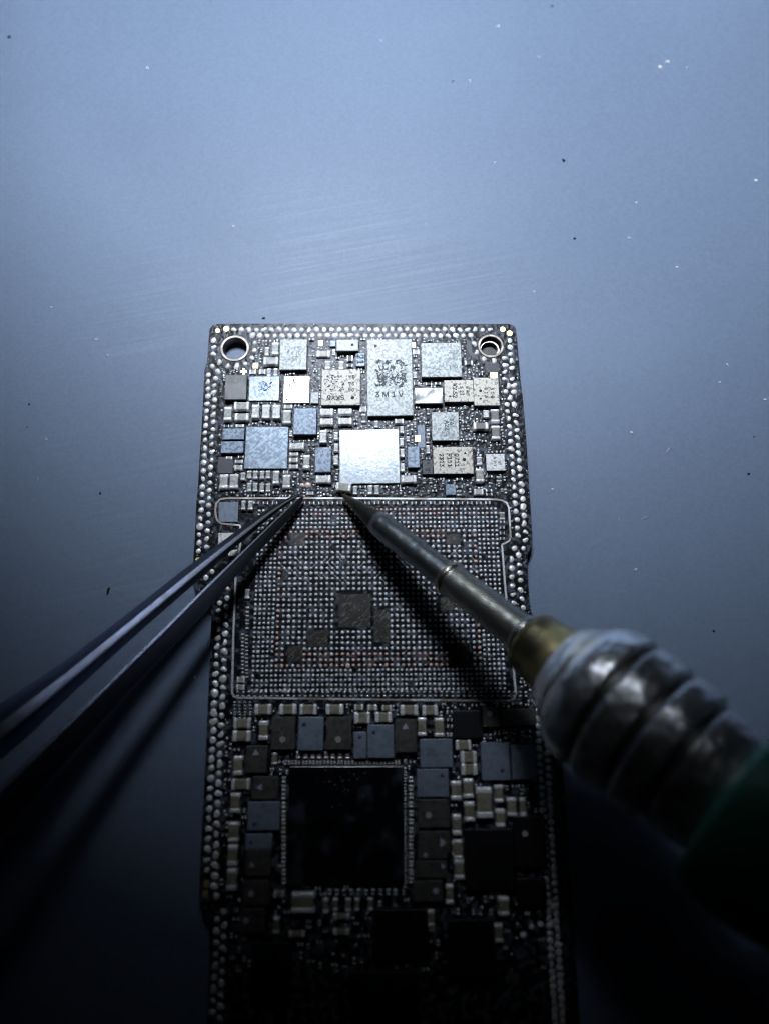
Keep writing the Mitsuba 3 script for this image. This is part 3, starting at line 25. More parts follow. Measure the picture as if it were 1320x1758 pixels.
BALLS = [[-1.1585,3.1004,np.float64(0.0197)],[-1.0992,3.0992,np.float64(0.0197)],[-1.04,3.0984,np.float64(0.0197)],[-0.9807,3.097,np.float64(0.0197)],[-0.9215,3.0977,np.float64(0.0197)],[-0.8622,3.0961,np.float64(0.0197)],[-0.8032,3.1011,np.float64(0.0197)],[-0.7438,3.0979,np.float64(0.0197)],[-0.6845,3.0945,np.float64(0.0197)],[-0.6253,3.0958,np.float64(0.0197)],[-0.5661,3.0938,np.float64(0.0197)],[-0.5069,3.0981,np.float64(0.0197)],[-0.4476,3.0954,np.float64(0.0197)],[-0.3884,3.0963,np.float64(0.0197)],[-0.3292,3.094,np.float64(0.0197)],[-0.2699,3.0933,np.float64(0.0197)],[-0.2107,3.0963,np.float64(0.0197)],[-0.1514,3.0945,np.float64(0.0197)],[-0.0922,3.0936,np.float64(0.0197)],[-0.033,3.0892,np.float64(0.0197)],[0.0263,3.0897,np.float64(0.0197)],[0.0855,3.0929,np.float64(0.0197)],[0.1447,3.0885,np.float64(0.0197)],[0.204,3.092,np.float64(0.0197)],[0.2632,3.0886,np.float64(0.0197)],[0.3225,3.0911,np.float64(0.0197)],[0.3818,3.0914,np.float64(0.0197)],[0.4409,3.0855,np.float64(0.0197)],[0.5003,3.0891,np.float64(0.0197)],[0.5595,3.0886,np.float64(0.0197)],[0.6186,3.0834,np.float64(0.0197)],[0.6778,3.0836,np.float64(0.0197)],[0.7372,3.0867,np.float64(0.0197)],[0.7963,3.082,np.float64(0.0197)],[0.8556,3.0841,np.float64(0.0197)],[-1.012,3.0456,np.float64(0.0197)],[-0.953,3.048,np.float64(0.0197)],[-0.8938,3.043,np.float64(0.0196)],[-0.8347,3.044,np.float64(0.0197)],[-0.7756,3.0418,np.float64(0.0196)],[-0.7165,3.0418,np.float64(0.0197)],[-0.6575,3.0449,np.float64(0.0197)],[-0.5984,3.0441,np.float64(0.0197)],[-0.5394,3.0448,np.float64(0.0197)],[-0.4803,3.0444,np.float64(0.0197)],[-0.4212,3.0444,np.float64(0.0197)],[-0.3621,3.0425,np.float64(0.0197)],[-0.3029,3.0401,np.float64(0.0197)],[-0.2439,3.0433,np.float64(0.0197)],[-0.1848,3.0387,np.float64(0.0197)],[-0.1257,3.0403,np.float64(0.0197)],[-0.0666,3.0399,np.float64(0.0197)],[-0.0075,3.0363,np.float64(0.0197)],[0.0516,3.0379,np.float64(0.0197)],[0.1107,3.0384,np.float64(0.0197)],[0.1698,3.0369,np.float64(0.0197)],[0.2289,3.0351,np.float64(0.0197)],[0.288,3.0385,np.float64(0.0197)],[0.347,3.0324,np.float64(0.0196)],[0.4062,3.0378,np.float64(0.0197)],[0.4652,3.0328,np.float64(0.0197)],[0.5243,3.0317,np.float64(0.0197)],[0.5835,3.0363,np.float64(0.0197)],[0.6425,3.0311,np.float64(0.0197)],[0.7017,3.0332,np.float64(0.0197)],[-1.3128,3.0074,np.float64(0.0196)],[-1.3095,2.9468,np.float64(0.0196)],[-1.3089,2.8895,np.float64(0.0195)],[-1.3109,2.7841,np.float64(0.0194)],[-1.3373,2.7081,np.float64(0.0193)],[-1.3366,2.6493,np.float64(0.0193)],[-1.3333,2.5907,np.float64(0.0192)],[-1.3298,2.5296,np.float64(0.0192)],[-1.3338,2.4663,np.float64(0.0191)],[-1.2562,2.8177,np.float64(0.0194)],[-1.2649,2.7385,np.float64(0.0194)],[-1.2796,2.6796,np.float64(0.0193)],[-1.2866,2.6209,np.float64(0.0193)],[-1.2884,2.5597,np.float64(0.0192)],[-1.2775,2.4988,np.float64(0.0191)],[-1.2818,2.4384,np.float64(0.0191)],[-1.1903,2.7831,np.float64(0.0194)],[-1.1211,2.7826,np.float64(0.0194)],[-1.0553,2.8018,np.float64(0.0194)],[-1.006,2.8526,np.float64(0.0195)],[-0.9906,2.9183,np.float64(0.0195)],[-0.9905,2.9816,np.float64(0.0196)],[-1.0088,3.0513,np.float64(0.0197)],[-1.3329,2.406,np.float64(0.0191)],[-1.332,2.346,np.float64(0.019)],[-1.3336,2.2865,np.float64(0.0189)],[-1.3352,2.2273,np.float64(0.0189)],[-1.3318,2.1683,np.float64(0.0188)],[-1.3281,2.1044,np.float64(0.0188)],[-1.3295,2.0436,np.float64(0.0187)],[-1.3288,1.9884,np.float64(0.0187)],[-1.3299,1.923,np.float64(0.0186)],[-1.3288,1.8607,np.float64(0.0186)],[-1.3299,1.7961,np.float64(0.0232)],[-1.329,1.7397,np.float64(0.0184)],[-1.3279,1.6784,np.float64(0.0184)],[-1.2809,2.3755,np.float64(0.019)],[-1.2776,2.3158,np.float64(0.019)],[-1.2769,2.2563,np.float64(0.0189)],[-1.2835,2.1947,np.float64(0.0189)],[-1.2801,2.1332,np.float64(0.0188)],[-1.2744,2.0748,np.float64(0.0188)],[-1.2732,2.0089,np.float64(0.0187)],[-1.2774,1.9513,np.float64(0.0186)],[-1.2766,1.8913,np.float64(0.0186)],[-1.2755,1.8292,np.float64(0.0185)],[-1.2771,1.77,np.float64(0.0185)],[-1.2761,1.7086,np.float64(0.0184)],[-1.2754,1.6526,np.float64(0.0184)],[-1.3285,1.6176,np.float64(0.0188)],[-1.3298,1.5551,np.float64(0.0187)],[-1.3311,1.493,np.float64(0.0237)],[-1.3324,1.4313,np.float64(0.0186)],[-1.3287,1.3699,np.float64(0.0185)],[-1.33,1.309,np.float64(0.0185)],[-1.2716,1.5858,np.float64(0.0187)],[-1.2731,1.5235,np.float64(0.0187)],[-1.2746,1.4616,np.float64(0.0186)],[-1.276,1.4001,np.float64(0.0186)],[-1.2726,1.3389,np.float64(0.0185)],[-1.2231,1.1574,np.float64(0.0183)],[-1.2646,1.1129,np.float64(0.0183)],[-1.276,1.2279,np.float64(0.0184)],[-1.1575,0.9301,np.float64(0.0181)],[-1.1643,0.8768,np.float64(0.0181)],[-1.1607,0.8092,np.float64(0.018)],[-1.1572,0.7421,np.float64(0.0179)],[-1.1587,0.6802,np.float64(0.0236)],[-1.1604,0.6234,np.float64(0.0178)],[-1.1619,0.5623,np.float64(0.0178)],[-1.1587,0.5016,np.float64(0.0177)],[-1.1599,0.4366,np.float64(0.0233)],[-1.1565,0.3721,np.float64(0.0232)],[-1.1577,0.3081,np.float64(0.0231)],[-1.1589,0.2444,np.float64(0.0175)],[-1.1606,0.1903,np.float64(0.0174)],[-1.1094,1.0326,np.float64(0.0182)],[-1.106,0.9639,np.float64(0.0181)],[-1.1077,0.9005,np.float64(0.0181)],[-1.1093,0.8376,np.float64(0.018)],[-1.1062,0.7751,np.float64(0.018)],[-1.1079,0.713,np.float64(0.0228)],[-1.1048,0.6513,np.float64(0.0179)],[-1.1065,0.59,np.float64(0.0235)],[-1.1081,0.5291,np.float64(0.0177)],[-1.105,0.4686,np.float64(0.0177)],[-1.1065,0.4039,np.float64(0.0224)],[-1.1034,0.3442,np.float64(0.0176)],[-1.1048,0.2803,np.float64(0.0175)],[-1.1567,0.1182,np.float64(0.0237)],[-1.1535,0.0603,np.float64(0.0236)],[-1.1548,-0.0017,np.float64(0.0235)],[-1.156,-0.0632,np.float64(0.0203)],[-1.1572,-0.1243,np.float64(0.0202)],[-1.1541,-0.1807,np.float64(0.0202)],[-1.155,-0.2453,np.float64(0.0201)],[-1.156,-0.3095,np.float64(0.02)],[-1.1572,-0.3689,np.float64(0.02)],[-1.1534,-0.4365,np.float64(0.0199)],[-1.1546,-0.4951,np.float64(0.0198)],[-1.1511,-0.5575,np.float64(0.0198)],[-1.152,-0.6195,np.float64(0.0197)],[-1.1018,0.2211,np.float64(0.0206)],[-1.1032,0.158,np.float64(0.0205)],[-1.1046,0.0955,np.float64(0.0205)],[-1.1014,0.0332,np.float64(0.0204)],[-1.1028,-0.0285,np.float64(0.0203)],[-1.1039,-0.0942,np.float64(0.0203)],[-1.1008,-0.1552,np.float64(0.0202)],[-1.1021,-0.2157,np.float64(0.0201)],[-1.1035,-0.2757,np.float64(0.0201)],[-1.1001,-0.3397,np.float64(0.02)],[-1.1013,-0.4032,np.float64(0.0199)],[-1.1024,-0.4663,np.float64(0.0199)],[-1.0991,-0.5289,np.float64(0.0198)],[-1.1002,-0.5911,np.float64(0.0197)],[-1.0969,-0.6528,np.float64(0.0196)],[-1.1578,0.172,np.float64(0.0206)],[-1.1603,0.2351,np.float64(0.0206)],[-1.1514,-0.6805,np.float64(0.0204)],[-1.1524,-0.7455,np.float64(0.0203)],[-1.149,-0.8058,np.float64(0.0202)],[-1.0963,-0.6548,np.float64(0.0204)],[-1.0977,-0.7157,np.float64(0.0203)],[-1.0991,-0.7762,np.float64(0.0203)],[-1.0957,-0.8405,np.float64(0.0202)],[-1.0971,-0.9001,np.float64(0.0201)],[-1.08,-0.9595,np.float64(0.02)],[-1.0682,-1.0935,np.float64(0.0199)],[-1.0291,-1.048,np.float64(0.0199)],[-1.0205,-1.127,np.float64(0.0199)],[-1.0217,-1.1929,np.float64(0.0198)],[-1.0693,-1.1596,np.float64(0.0198)],[-1.0658,-1.2253,np.float64(0.0197)],[-1.0212,-1.2583,np.float64(0.0197)],[-1.0215,-1.3232,np.float64(0.0196)],[-1.0668,-1.2904,np.float64(0.0197)],[-1.0679,-1.3551,np.float64(0.0196)],[-1.0218,-1.3876,np.float64(0.0196)],[-1.0689,-1.4192,np.float64(0.0195)],[-1.0221,-1.4515,np.float64(0.0195)],[-1.0224,-1.515,np.float64(0.0194)],[-1.0691,-1.4829,np.float64(0.0194)],[-1.0692,-1.5461,np.float64(0.0194)],[-1.0228,-1.5779,np.float64(0.0193)],[-1.0694,-1.6088,np.float64(0.0193)],[-1.0231,-1.6404,np.float64(0.0193)],[1.0055,2.9852,np.float64(0.0196)],[1.005,2.9275,np.float64(0.0196)],[1.0043,2.8673,np.float64(0.0195)],[1.0089,2.8102,np.float64(0.0195)],[1.008,2.7478,np.float64(0.0194)],[1.0054,2.6549,np.float64(0.0193)],[1.0176,2.5989,np.float64(0.0193)],[1.0121,2.5461,np.float64(0.0192)],[1.0088,2.4412,np.float64(0.0191)],[0.9561,2.8334,np.float64(0.0195)],[0.9581,2.7737,np.float64(0.0194)],[0.9524,2.7144,np.float64(0.0194)],[0.9467,2.6554,np.float64(0.0193)],[0.9767,2.5964,np.float64(0.0193)],[0.9513,2.5494,np.float64(0.0192)],[0.9815,2.4965,np.float64(0.0192)],[0.9557,2.4417,np.float64(0.0191)],[0.7271,2.9586,np.float64(0.0196)],[0.742,2.8838,np.float64(0.0195)],[0.7963,2.829,np.float64(0.0195)],[0.8752,2.8113,np.float64(0.0195)],[0.9553,2.3836,np.float64(0.0195)],[0.9636,2.3249,np.float64(0.0194)],[0.9629,2.2605,np.float64(0.0194)],[0.9653,2.1995,np.float64(0.0193)],[0.9648,2.1388,np.float64(0.0193)],[0.9671,2.0785,np.float64(0.0192)],[0.9694,2.0186,np.float64(0.0192)],[0.9688,1.9561,np.float64(0.0191)],[0.9709,1.8939,np.float64(0.019)],[0.9704,1.8351,np.float64(0.019)],[0.9725,1.7737,np.float64(0.0189)],[0.9744,1.7097,np.float64(0.0189)],[0.9738,1.6491,np.float64(0.0188)],[1.0135,2.3522,np.float64(0.0195)],[1.0157,2.2907,np.float64(0.0194)],[1.0179,2.2295,np.float64(0.0194)],[1.0174,2.1717,np.float64(0.0193)],[1.0193,2.1052,np.float64(0.0192)],[1.0186,2.0451,np.float64(0.0192)],[1.0208,1.9854,np.float64(0.0191)],[1.02,1.9231,np.float64(0.0191)],[1.0221,1.864,np.float64(0.019)],[1.0267,1.7995,np.float64(0.0224)],[1.026,1.7412,np.float64(0.0189)],[1.0309,1.6832,np.float64(0.0188)],[1.0304,1.6285,np.float64(0.0188)],[0.9723,1.6507,np.float64(0.0188)],[0.9738,1.5879,np.float64(0.0188)],[0.9802,1.5254,np.float64(0.0187)],[0.9767,1.4634,np.float64(0.0186)],[0.9784,1.4069,np.float64(0.0186)],[0.9482,1.3102,np.float64(0.0185)],[0.924,1.2296,np.float64(0.0184)],[0.9204,1.1644,np.float64(0.0184)],[0.9168,1.0997,np.float64(0.0183)],[0.9181,1.0353,np.float64(0.0182)],[0.9194,0.9714,np.float64(0.0182)],[0.921,0.9128,np.float64(0.0181)],[0.9274,0.8545,np.float64(0.0181)],[1.0307,1.6188,np.float64(0.0188)],[1.0319,1.5562,np.float64(0.0187)],[1.0282,1.494,np.float64(0.0187)],[1.0345,1.4321,np.float64(0.0186)],[1.0308,1.3706,np.float64(0.0185)],[1.0123,1.3097,np.float64(0.0185)],[0.9748,1.2594,np.float64(0.0184)],[0.9757,1.189,np.float64(0.0184)],[0.9771,1.129,np.float64(0.0183)],[0.9788,1.0744,np.float64(0.0183)],[0.9748,1.0053,np.float64(0.0182)],[0.9807,0.9415,np.float64(0.0181)],[0.9867,0.8782,np.float64(0.0181)],[0.9832,0.8202,np.float64(0.018)],[0.9289,0.7965,np.float64(0.018)],[0.9837,0.7481,np.float64(0.018)],[1.0618,0.7183,np.float64(0.0204)],[1.0072,0.6924,np.float64(0.0203)],[1.0615,0.6648,np.float64(0.0203)],[1.0071,0.639,np.float64(0.0203)],[1.0612,0.6116,np.float64(0.0203)],[1.0069,0.586,np.float64(0.0202)],[1.0932,0.5585,np.float64(0.0202)],[1.039,0.533,np.float64(0.0202)],[1.0928,0.5058,np.float64(0.0201)],[1.0388,0.4805,np.float64(0.0201)],[1.0924,0.4535,np.float64(0.0201)],[1.0386,0.4283,np.float64(0.0201)],[1.0921,0.4015,np.float64(0.02)],[1.0383,0.3764,np.float64(0.02)],[1.0917,0.3498,np.float64(0.02)],[1.0381,0.3248,np.float64(0.02)],[1.0913,0.2983,np.float64(0.0199)],[1.0379,0.2735,np.float64(0.0199)],[1.0909,0.2472,np.float64(0.0199)],[1.0376,0.2225,np.float64(0.0198)],[1.0905,0.1963,np.float64(0.0198)],[1.0374,0.1718,np.float64(0.0198)],[1.0902,0.1457,np.float64(0.0198)],[1.0372,0.1213,np.float64(0.0197)],[1.0898,0.0953,np.float64(0.0197)],[1.037,0.0711,np.float64(0.0197)],[1.0894,0.0453,np.float64(0.0197)],[1.0367,0.0212,np.float64(0.0196)],[1.0891,-0.0045,np.float64(0.0196)],[1.0365,-0.0285,np.float64(0.0196)],[1.0887,-0.054,np.float64(0.0196)],[1.0363,-0.0779,np.float64(0.0195)],[1.0883,-0.1033,np.float64(0.0195)],[1.0361,-0.127,np.float64(0.0195)],[1.088,-0.1523,np.float64(0.0194)],[1.0358,-0.1759,np.float64(0.0194)],[1.0876,-0.201,np.float64(0.0194)],[1.0356,-0.2245,np.float64(0.0194)],[1.0873,-0.2495,np.float64(0.0193)],[1.0354,-0.2728,np.float64(0.0193)],[1.0869,-0.2977,np.float64(0.0193)],[1.0352,-0.3209,np.float64(0.0193)],[1.0865,-0.3456,np.float64(0.0192)],[1.035,-0.3687,np.float64(0.0192)],[1.0862,-0.3933,np.float64(0.0192)],[1.0348,-0.4163,np.float64(0.0192)],[1.0858,-0.4408,np.float64(0.0191)],[1.0345,-0.4636,np.float64(0.0191)],[1.0855,-0.4879,np.float64(0.0191)],[1.0343,-0.5107,np.float64(0.0191)],[1.0851,-0.5349,np.float64(0.019)],[1.0341,-0.5575,np.float64(0.019)],[1.0848,-0.5816,np.float64(0.019)],[1.0339,-0.6041,np.float64(0.019)],[1.0845,-0.628,np.float64(0.0189)],[1.0337,-0.6504,np.float64(0.0189)],[1.0841,-0.6742,np.float64(0.0189)],[1.0335,-0.6965,np.float64(0.0189)],[1.0838,-0.7202,np.float64(0.0188)],[1.0333,-0.7423,np.float64(0.0188)],[1.0834,-0.7659,np.float64(0.0188)],[1.0331,-0.7879,np.float64(0.0188)],[1.0831,-0.8114,np.float64(0.0187)],[1.0329,-0.8333,np.float64(0.0187)],[1.0828,-0.8567,np.float64(0.0187)],[1.0327,-0.8785,np.float64(0.0187)],[1.0824,-0.9017,np.float64(0.0186)],[1.0325,-0.9234,np.float64(0.0186)],[1.0821,-0.9465,np.float64(0.0186)],[1.0323,-0.968,np.float64(0.0186)],[1.0818,-0.991,np.float64(0.0185)],[1.0321,-1.0125,np.float64(0.0185)],[1.0814,-1.0354,np.float64(0.0185)],[1.0319,-1.0567,np.float64(0.0185)],[1.0811,-1.0795,np.float64(0.0185)],[1.0317,-1.1007,np.float64(0.0184)],[1.0808,-1.1234,np.float64(0.0184)],[1.0315,-1.1445,np.float64(0.0184)],[1.0805,-1.167,np.float64(0.0184)],[1.0313,-1.188,np.float64(0.0183)],[1.0802,-1.2105,np.float64(0.0183)],[1.0311,-1.2314,np.float64(0.0183)],[1.0798,-1.2537,np.float64(0.0183)],[1.0309,-1.2745,np.float64(0.0182)],[1.0795,-1.2967,np.float64(0.0182)],[1.0307,-1.3174,np.float64(0.0182)],[1.0792,-1.3395,np.float64(0.0182)],[1.0305,-1.36,np.float64(0.0182)],[1.0789,-1.382,np.float64(0.0181)],[1.0303,-1.4025,np.float64(0.0181)],[1.0786,-1.4244,np.float64(0.0181)],[1.0301,-1.4448,np.float64(0.0181)],[1.0783,-1.4665,np.float64(0.018)],[1.0299,-1.4868,np.float64(0.018)],[1.0779,-1.5085,np.float64(0.018)],[1.0297,-1.5286,np.float64(0.018)],[1.0776,-1.5502,np.float64(0.0179)],[1.0295,-1.5703,np.float64(0.0179)],[1.0773,-1.5917,np.float64(0.0179)],[1.0293,-1.6117,np.float64(0.0179)],[1.077,-1.633,np.float64(0.0179)],[1.0292,-1.6529,np.float64(0.0178)],[1.0767,-1.6741,np.float64(0.0178)],[1.029,-1.6939,np.float64(0.0178)],[1.0644,-1.0346,np.float64(0.0167)],[1.0429,-1.131,np.float64(0.0166)],[0.9166,-1.1498,np.float64(0.0165)],[0.9762,-1.1371,np.float64(0.0166)],[0.8624,-1.1955,np.float64(0.0165)]]
GOLD = [['o',-1.3026,3.0698,-1.2672,3.1095],['o',-1.2404,3.0821,-1.1936,3.1288],['+',-1.092,2.7029,-1.0388,2.7616],['s',-0.9958,2.7586,-0.9527,2.8062],['s',-0.492,2.9525,-0.4547,2.9987],['s',0.2296,2.9297,0.2668,2.9735],['s',0.8361,2.6615,0.8954,2.7088],['o',0.932,3.0593,0.9757,3.106],['o',0.9837,3.0228,1.0295,3.0717],['s',0.2434,2.1408,0.2872,2.1922],['o',-1.3473,1.2328,-1.312,1.261],['s',-1.1664,-0.9068,-1.1328,-0.8626],['s',-1.1676,-0.9643,-1.1341,-0.9238]]
COPPER = [[-0.6089,1.7829,-0.5737,1.8241],[-0.5717,1.7861,-0.5277,1.8253]]
DULL = [[[0.6642,2.9914],[0.695,2.9824],[0.7068,2.8902],[0.7534,2.8326],[0.745,2.8155],[0.6799,2.8617]],[[0.8038,2.8065],[0.8421,2.8005],[0.867,2.7832],[0.8985,2.7972],[0.9128,2.7743],[0.9045,2.7122],[0.8172,2.7072],[0.8006,2.7356]]]
TRACK = [[-1.0398,1.4984],[-1.1763,1.5128],[-1.2074,1.5395],[-1.2232,1.5973],[-1.2223,1.6597],[-1.1944,1.6975],[-1.1434,1.7061],[-0.2431,1.6986],[0.8283,1.6806],[0.8793,1.6712],[0.9084,1.6553],[0.9234,1.6149],[0.9241,1.3944],[0.9143,1.3683],[0.888,1.3512],[0.8579,1.3384],[0.8598,1.2951],[0.8643,1.0604],[0.8716,0.8849],[0.8852,0.6074],[0.8998,0.2909],[0.8858,0.2561],[0.8531,0.239],[0.0021,0.2538],[-0.9931,0.2757],[-1.0253,0.2837],[-1.0383,0.3071],[-1.0491,0.7043],[-1.0519,1.1187],[-1.0291,1.3542],[-1.0298,1.4632],[-1.0398,1.4984]]
GRID = {'x0': -0.9029,'x1': 0.8264,'y1': 1.6106,'y0': 0.3219}
VOIDS = [[-0.6676,1.3413,-0.5621,1.437],[0.4587,1.3406,0.5599,1.4189],[-0.3172,0.7497,-0.0913,0.9848],[-0.0672,0.6427,0.0431,0.8711],[-0.5269,0.6142,-0.3887,0.7314],[-0.6704,0.5156,-0.5613,0.6236],[0.4533,0.4903,0.5866,0.6181],[-0.7227,1.0897,-0.677,1.1363],[0.4028,0.8631,0.5016,0.9501]]
IRON = {'tip': [[-0.0054,0.0021],[-0.0,0.0093],[0.0214,0.0169],[0.2103,0.0498],[0.3821,0.0794],[0.4019,0.0813],[0.4315,0.0911],[0.5094,0.0924],[0.7447,0.0916],[1.0634,0.0926],[1.0762,0.0924],[1.0804,0.0829],[1.1059,0.0827]],'sleeve': [[1.0932,0.0828],[1.0974,0.0997],[1.1059,0.1109],[1.127,0.1125],[1.1396,0.1064],[1.1605,0.1061],[1.3842,0.111],[1.719,0.1205]],'collar': [[1.0826,0.0905],[1.0868,0.113],[1.0974,0.1204],[1.1207,0.1208],[1.1312,0.1143],[1.1354,0.1012]],'ferrule': [[1.719,0.1328],[1.73,0.1413],[1.7518,0.1427],[1.7663,0.132]],'brass_nut': [[1.7626,0.1529],[1.7771,0.1804],[1.7986,0.1903],[1.852,0.1959],[1.9221,0.2044],[1.9806,0.2164],[2.0417,0.2281]],'barrel': [[2.0215,0.2321],[2.0316,0.2519],[2.0552,0.2713],[2.0819,0.287],[2.1184,0.3155],[2.1349,0.3265],[2.1447,0.3227],[2.1578,0.3404],[2.1839,0.3688],[2.2226,0.3915],[2.2768,0.4099],[2.3272,0.4184],[2.3645,0.4212],[2.3768,0.4173],[2.383,0.4073],[2.3861,0.3623],[2.4258,0.3603],[2.4289,0.4016],[2.444,0.4151],[2.4591,0.419],[2.5455,0.4156],[2.6039,0.4107],[2.6126,0.4056],[2.617,0.3945],[2.6184,0.354],[2.6586,0.352],[2.6614,0.3889],[2.6756,0.4036],[2.6898,0.4074],[2.7598,0.4034],[2.8121,0.3988],[2.823,0.3922],[2.8285,0.3798],[2.8312,0.3375],[2.869,0.3357],[2.8717,0.3565],[2.8824,0.3679],[2.8985,0.37],[2.9879,0.3594],[3.0902,0.3453],[3.1153,0.3353],[3.1253,0.3117]],'handle': [[3.1053,0.4342],[3.1153,0.4625],[3.1352,0.4841],[3.1894,0.4974],[3.3329,0.5033],[3.4704,0.4817],[3.6447,0.4418],[3.8098,0.4351]]}
GROOVES = [[2.3861,2.4273,0.3868],[2.6184,2.66,0.3778],[2.8326,2.8704,0.353]]
IRON_TIP = [-0.2909,1.7036,0.07]
IRON_AXIS = [0.6474,-0.6446,0.4067]
ARMS = [[[-0.5922,1.7033,0.065,0.0068],[-0.6294,1.6886,0.0702,0.0127],[-0.6905,1.6648,0.0843,0.0177],[-0.7625,1.6179,0.1027,0.0231],[-0.8676,1.525,0.1328,0.0311],[-0.9803,1.4002,0.1692,0.0369],[-1.1197,1.26,0.214,0.0424],[-1.3068,1.0722,0.2756,0.0593],[-1.5809,0.8022,0.3682,0.065],[-1.9561,0.4329,0.501,0.0858],[-2.2949,0.0793,0.6314,0.1252]],[[-0.5838,1.695,0.0628,0.0068],[-0.6036,1.6561,0.067,0.0169],[-0.6384,1.5945,0.0823,0.0252],[-0.7552,1.4627,0.1208,0.0299],[-0.9095,1.2848,0.1735,0.0326],[-1.0742,1.0747,0.2343,0.0398],[-1.2396,0.8411,0.3009,0.0524],[-1.4046,0.6262,0.3659,0.0531],[-1.6397,0.3549,0.4549,0.055],[-1.8958,0.026,0.5624,0.0651],[-2.1274,-0.2895,0.668,0.0809],[-2.198,-0.3931,0.7028,0.0865]]]
DUST = [[-3.363,6.157,np.float64(0.0212),np.float64(0.0159),0,'k','black speck at the upper left corner of the mat'],[1.598,6.479,np.float64(0.0161),np.float64(0.0108),20,'k','black speck at the very top edge of the mat,right of centre'],[0.655,5.62,np.float64(0.013),np.float64(0.0104),0,'k','tiny black speck high on the mat beside a white fleck'],[1.578,4.761,np.float64(0.0226),np.float64(0.016),40,'k','largest black speck on the upper right of the mat'],[1.613,3.978,np.float64(0.0174),np.float64(0.0126),10,'k','black speck below the largest black speck on the upper right'],[-0.943,3.252,np.float64(0.0211),np.float64(0.0122),-10,'k','black crumb touching the top edge of the circuit board'],[-2.738,2.513,np.float64(0.0127),np.float64(0.009),40,'k','black speck near the left edge,level with the 3M1V lettering'],[-2.73,2.323,np.float64(0.0081),np.float64(0.0063),0,'k','faint black speck just below the one near the left edge'],[-1.986,1.042,np.float64(0.0337),np.float64(0.0109),100,'f','upright black fibre on the mat above the tweezers'],[2.766,1.895,np.float64(0.0132),np.float64(0.0114),0,'k','round black speck near the right edge,beside a faint white one'],[2.851,2.195,np.float64(0.0089),np.float64(0.008),0,'k','dark speck near the right edge,above the round black one'],[2.349,0.716,np.float64(0.0133),np.float64(0.0108),0,'k','dark speck on the mat above the grooved iron barrel'],[-2.116,1.781,np.float64(0.0148),np.float64(0.0087),80,'k','dark speck left of the board,level with the iron tip'],[-2.079,5.793,np.float64(0.0157),np.float64(0.0105),50,'w','white speck at the upper left of the mat'],[1.091,6.248,np.float64(0.016),np.float64(0.0128),0,'w','white speck near the top edge,right of centre'],[2.521,5.761,np.float64(0.023),np.float64(0.0188),30,'w','lower left of two big white specks at the upper right'],[2.595,5.82,np.float64(0.022),np.float64(0.0178),0,'w','upper right of two big white specks at the upper right'],[2.761,5.759,np.float64(0.0105),np.float64(0.0084),0,'w','faint white speck right of the pair of big white specks'],[3.207,4.538,np.float64(0.0199),np.float64(0.0159),60,'w','large white speck at the right edge of the mat'],[-1.227,4.121,np.float64(0.0146),np.float64(0.0097),30,'w','white speck above the upper left hole of the board'],[2.068,3.98,np.float64(0.0145),np.float64(0.0097),10,'w','white speck right of the lower black speck at the upper right'],[2.162,4.329,np.float64(0.0118),np.float64(0.0079),0,'w','small white speck above the one right of the black speck'],[2.433,3.698,np.float64(0.0124),np.float64(0.0105),0,'w','small white speck at the upper right,level with the mat above the board'],[1.242,3.479,np.float64(0.0104),np.float64(0.0076),30,'w','tiny white speck just above the upper right corner of the board'],[-2.167,2.93,np.float64(0.0111),np.float64(0.0083),0,'w','white speck left of the board,level with its holes'],[-2.268,3.075,np.float64(0.0186),np.float64(0.007),10,'w','long white fleck above the white speck left of the board'],[-2.569,2.221,np.float64(0.0134),np.float64(0.0062),10,'w','flat white fleck near the left edge of the mat'],[1.915,2.236,np.float64(0.0125),np.float64(0.0125),0,'w','white speck right of the board,level with the bright square chip'],[2.98,2.505,np.float64(0.0136),np.float64(0.01),0,'w','white speck on the right edge,level with the 3M1V lettering'],[2.646,2.657,np.float64(0.011),np.float64(0.0082),0,'w','small white speck left of the one on the right edge'],[-2.664,3.367,np.float64(0.0104),np.float64(0.0075),0,'w','tiny white speck near the left edge,level with the board top'],[0.024,6.094,np.float64(0.0106),np.float64(0.0064),60,'w','faint white fleck at the top of the mat,in the middle'],[1.441,5.889,np.float64(0.0105),np.float64(0.0074),0,'w','faint white speck left of the pair of big white specks'],[0.806,5.625,np.float64(0.0125),np.float64(0.0052),60,'w','white fleck right beside a tiny black speck high on the mat'],[0.986,4.748,np.float64(0.011),np.float64(0.006),40,'w','faint white fleck left of the largest black speck'],[0.381,4.13,np.float64(0.0341),np.float64(0.0049),60,'f2','thin pale fibre on the mat above the 3M1V chip'],[2.18,2.091,np.float64(0.0355),np.float64(0.0098),-62,'f2','long pale fibre right of the board,steeply tilted'],[1.942,1.552,np.float64(0.0346),np.float64(0.0078),-32,'f2','pale fibre right of the board,gently tilted,the lower of two'],[1.751,1.549,np.float64(0.0173),np.float64(0.0065),95,'f2','short upright pale fibre beside the gently tilted one'],[-2.597,1.896,np.float64(0.022),np.float64(0.0061),85,'f2','upright pale fibre near the left edge of the mat'],[-1.322,0.422,np.float64(0.0163),np.float64(0.0073),70,'w','white fleck in the tweezers shadow beside the board'],[1.838,1.165,np.float64(0.0127),np.float64(0.011),0,'w','white speck on the mat above the brass nut of the iron'],[1.275,1.785,np.float64(0.0105),np.float64(0.0096),0,'w','white speck close to the right side of the board,level with the iron tip'],[2.726,2.812,np.float64(0.0138),np.float64(0.0074),35,'w','white fleck at the right,slanting,above the small white speck']]
LOOSE = [-0.3383,1.7381,-0.2294,1.7993]
CAM = {'origin': [0,0,5.4],'fwd': [0.002361,0.282678,-0.959212],'up': [0.008011,0.959178,0.282688]}
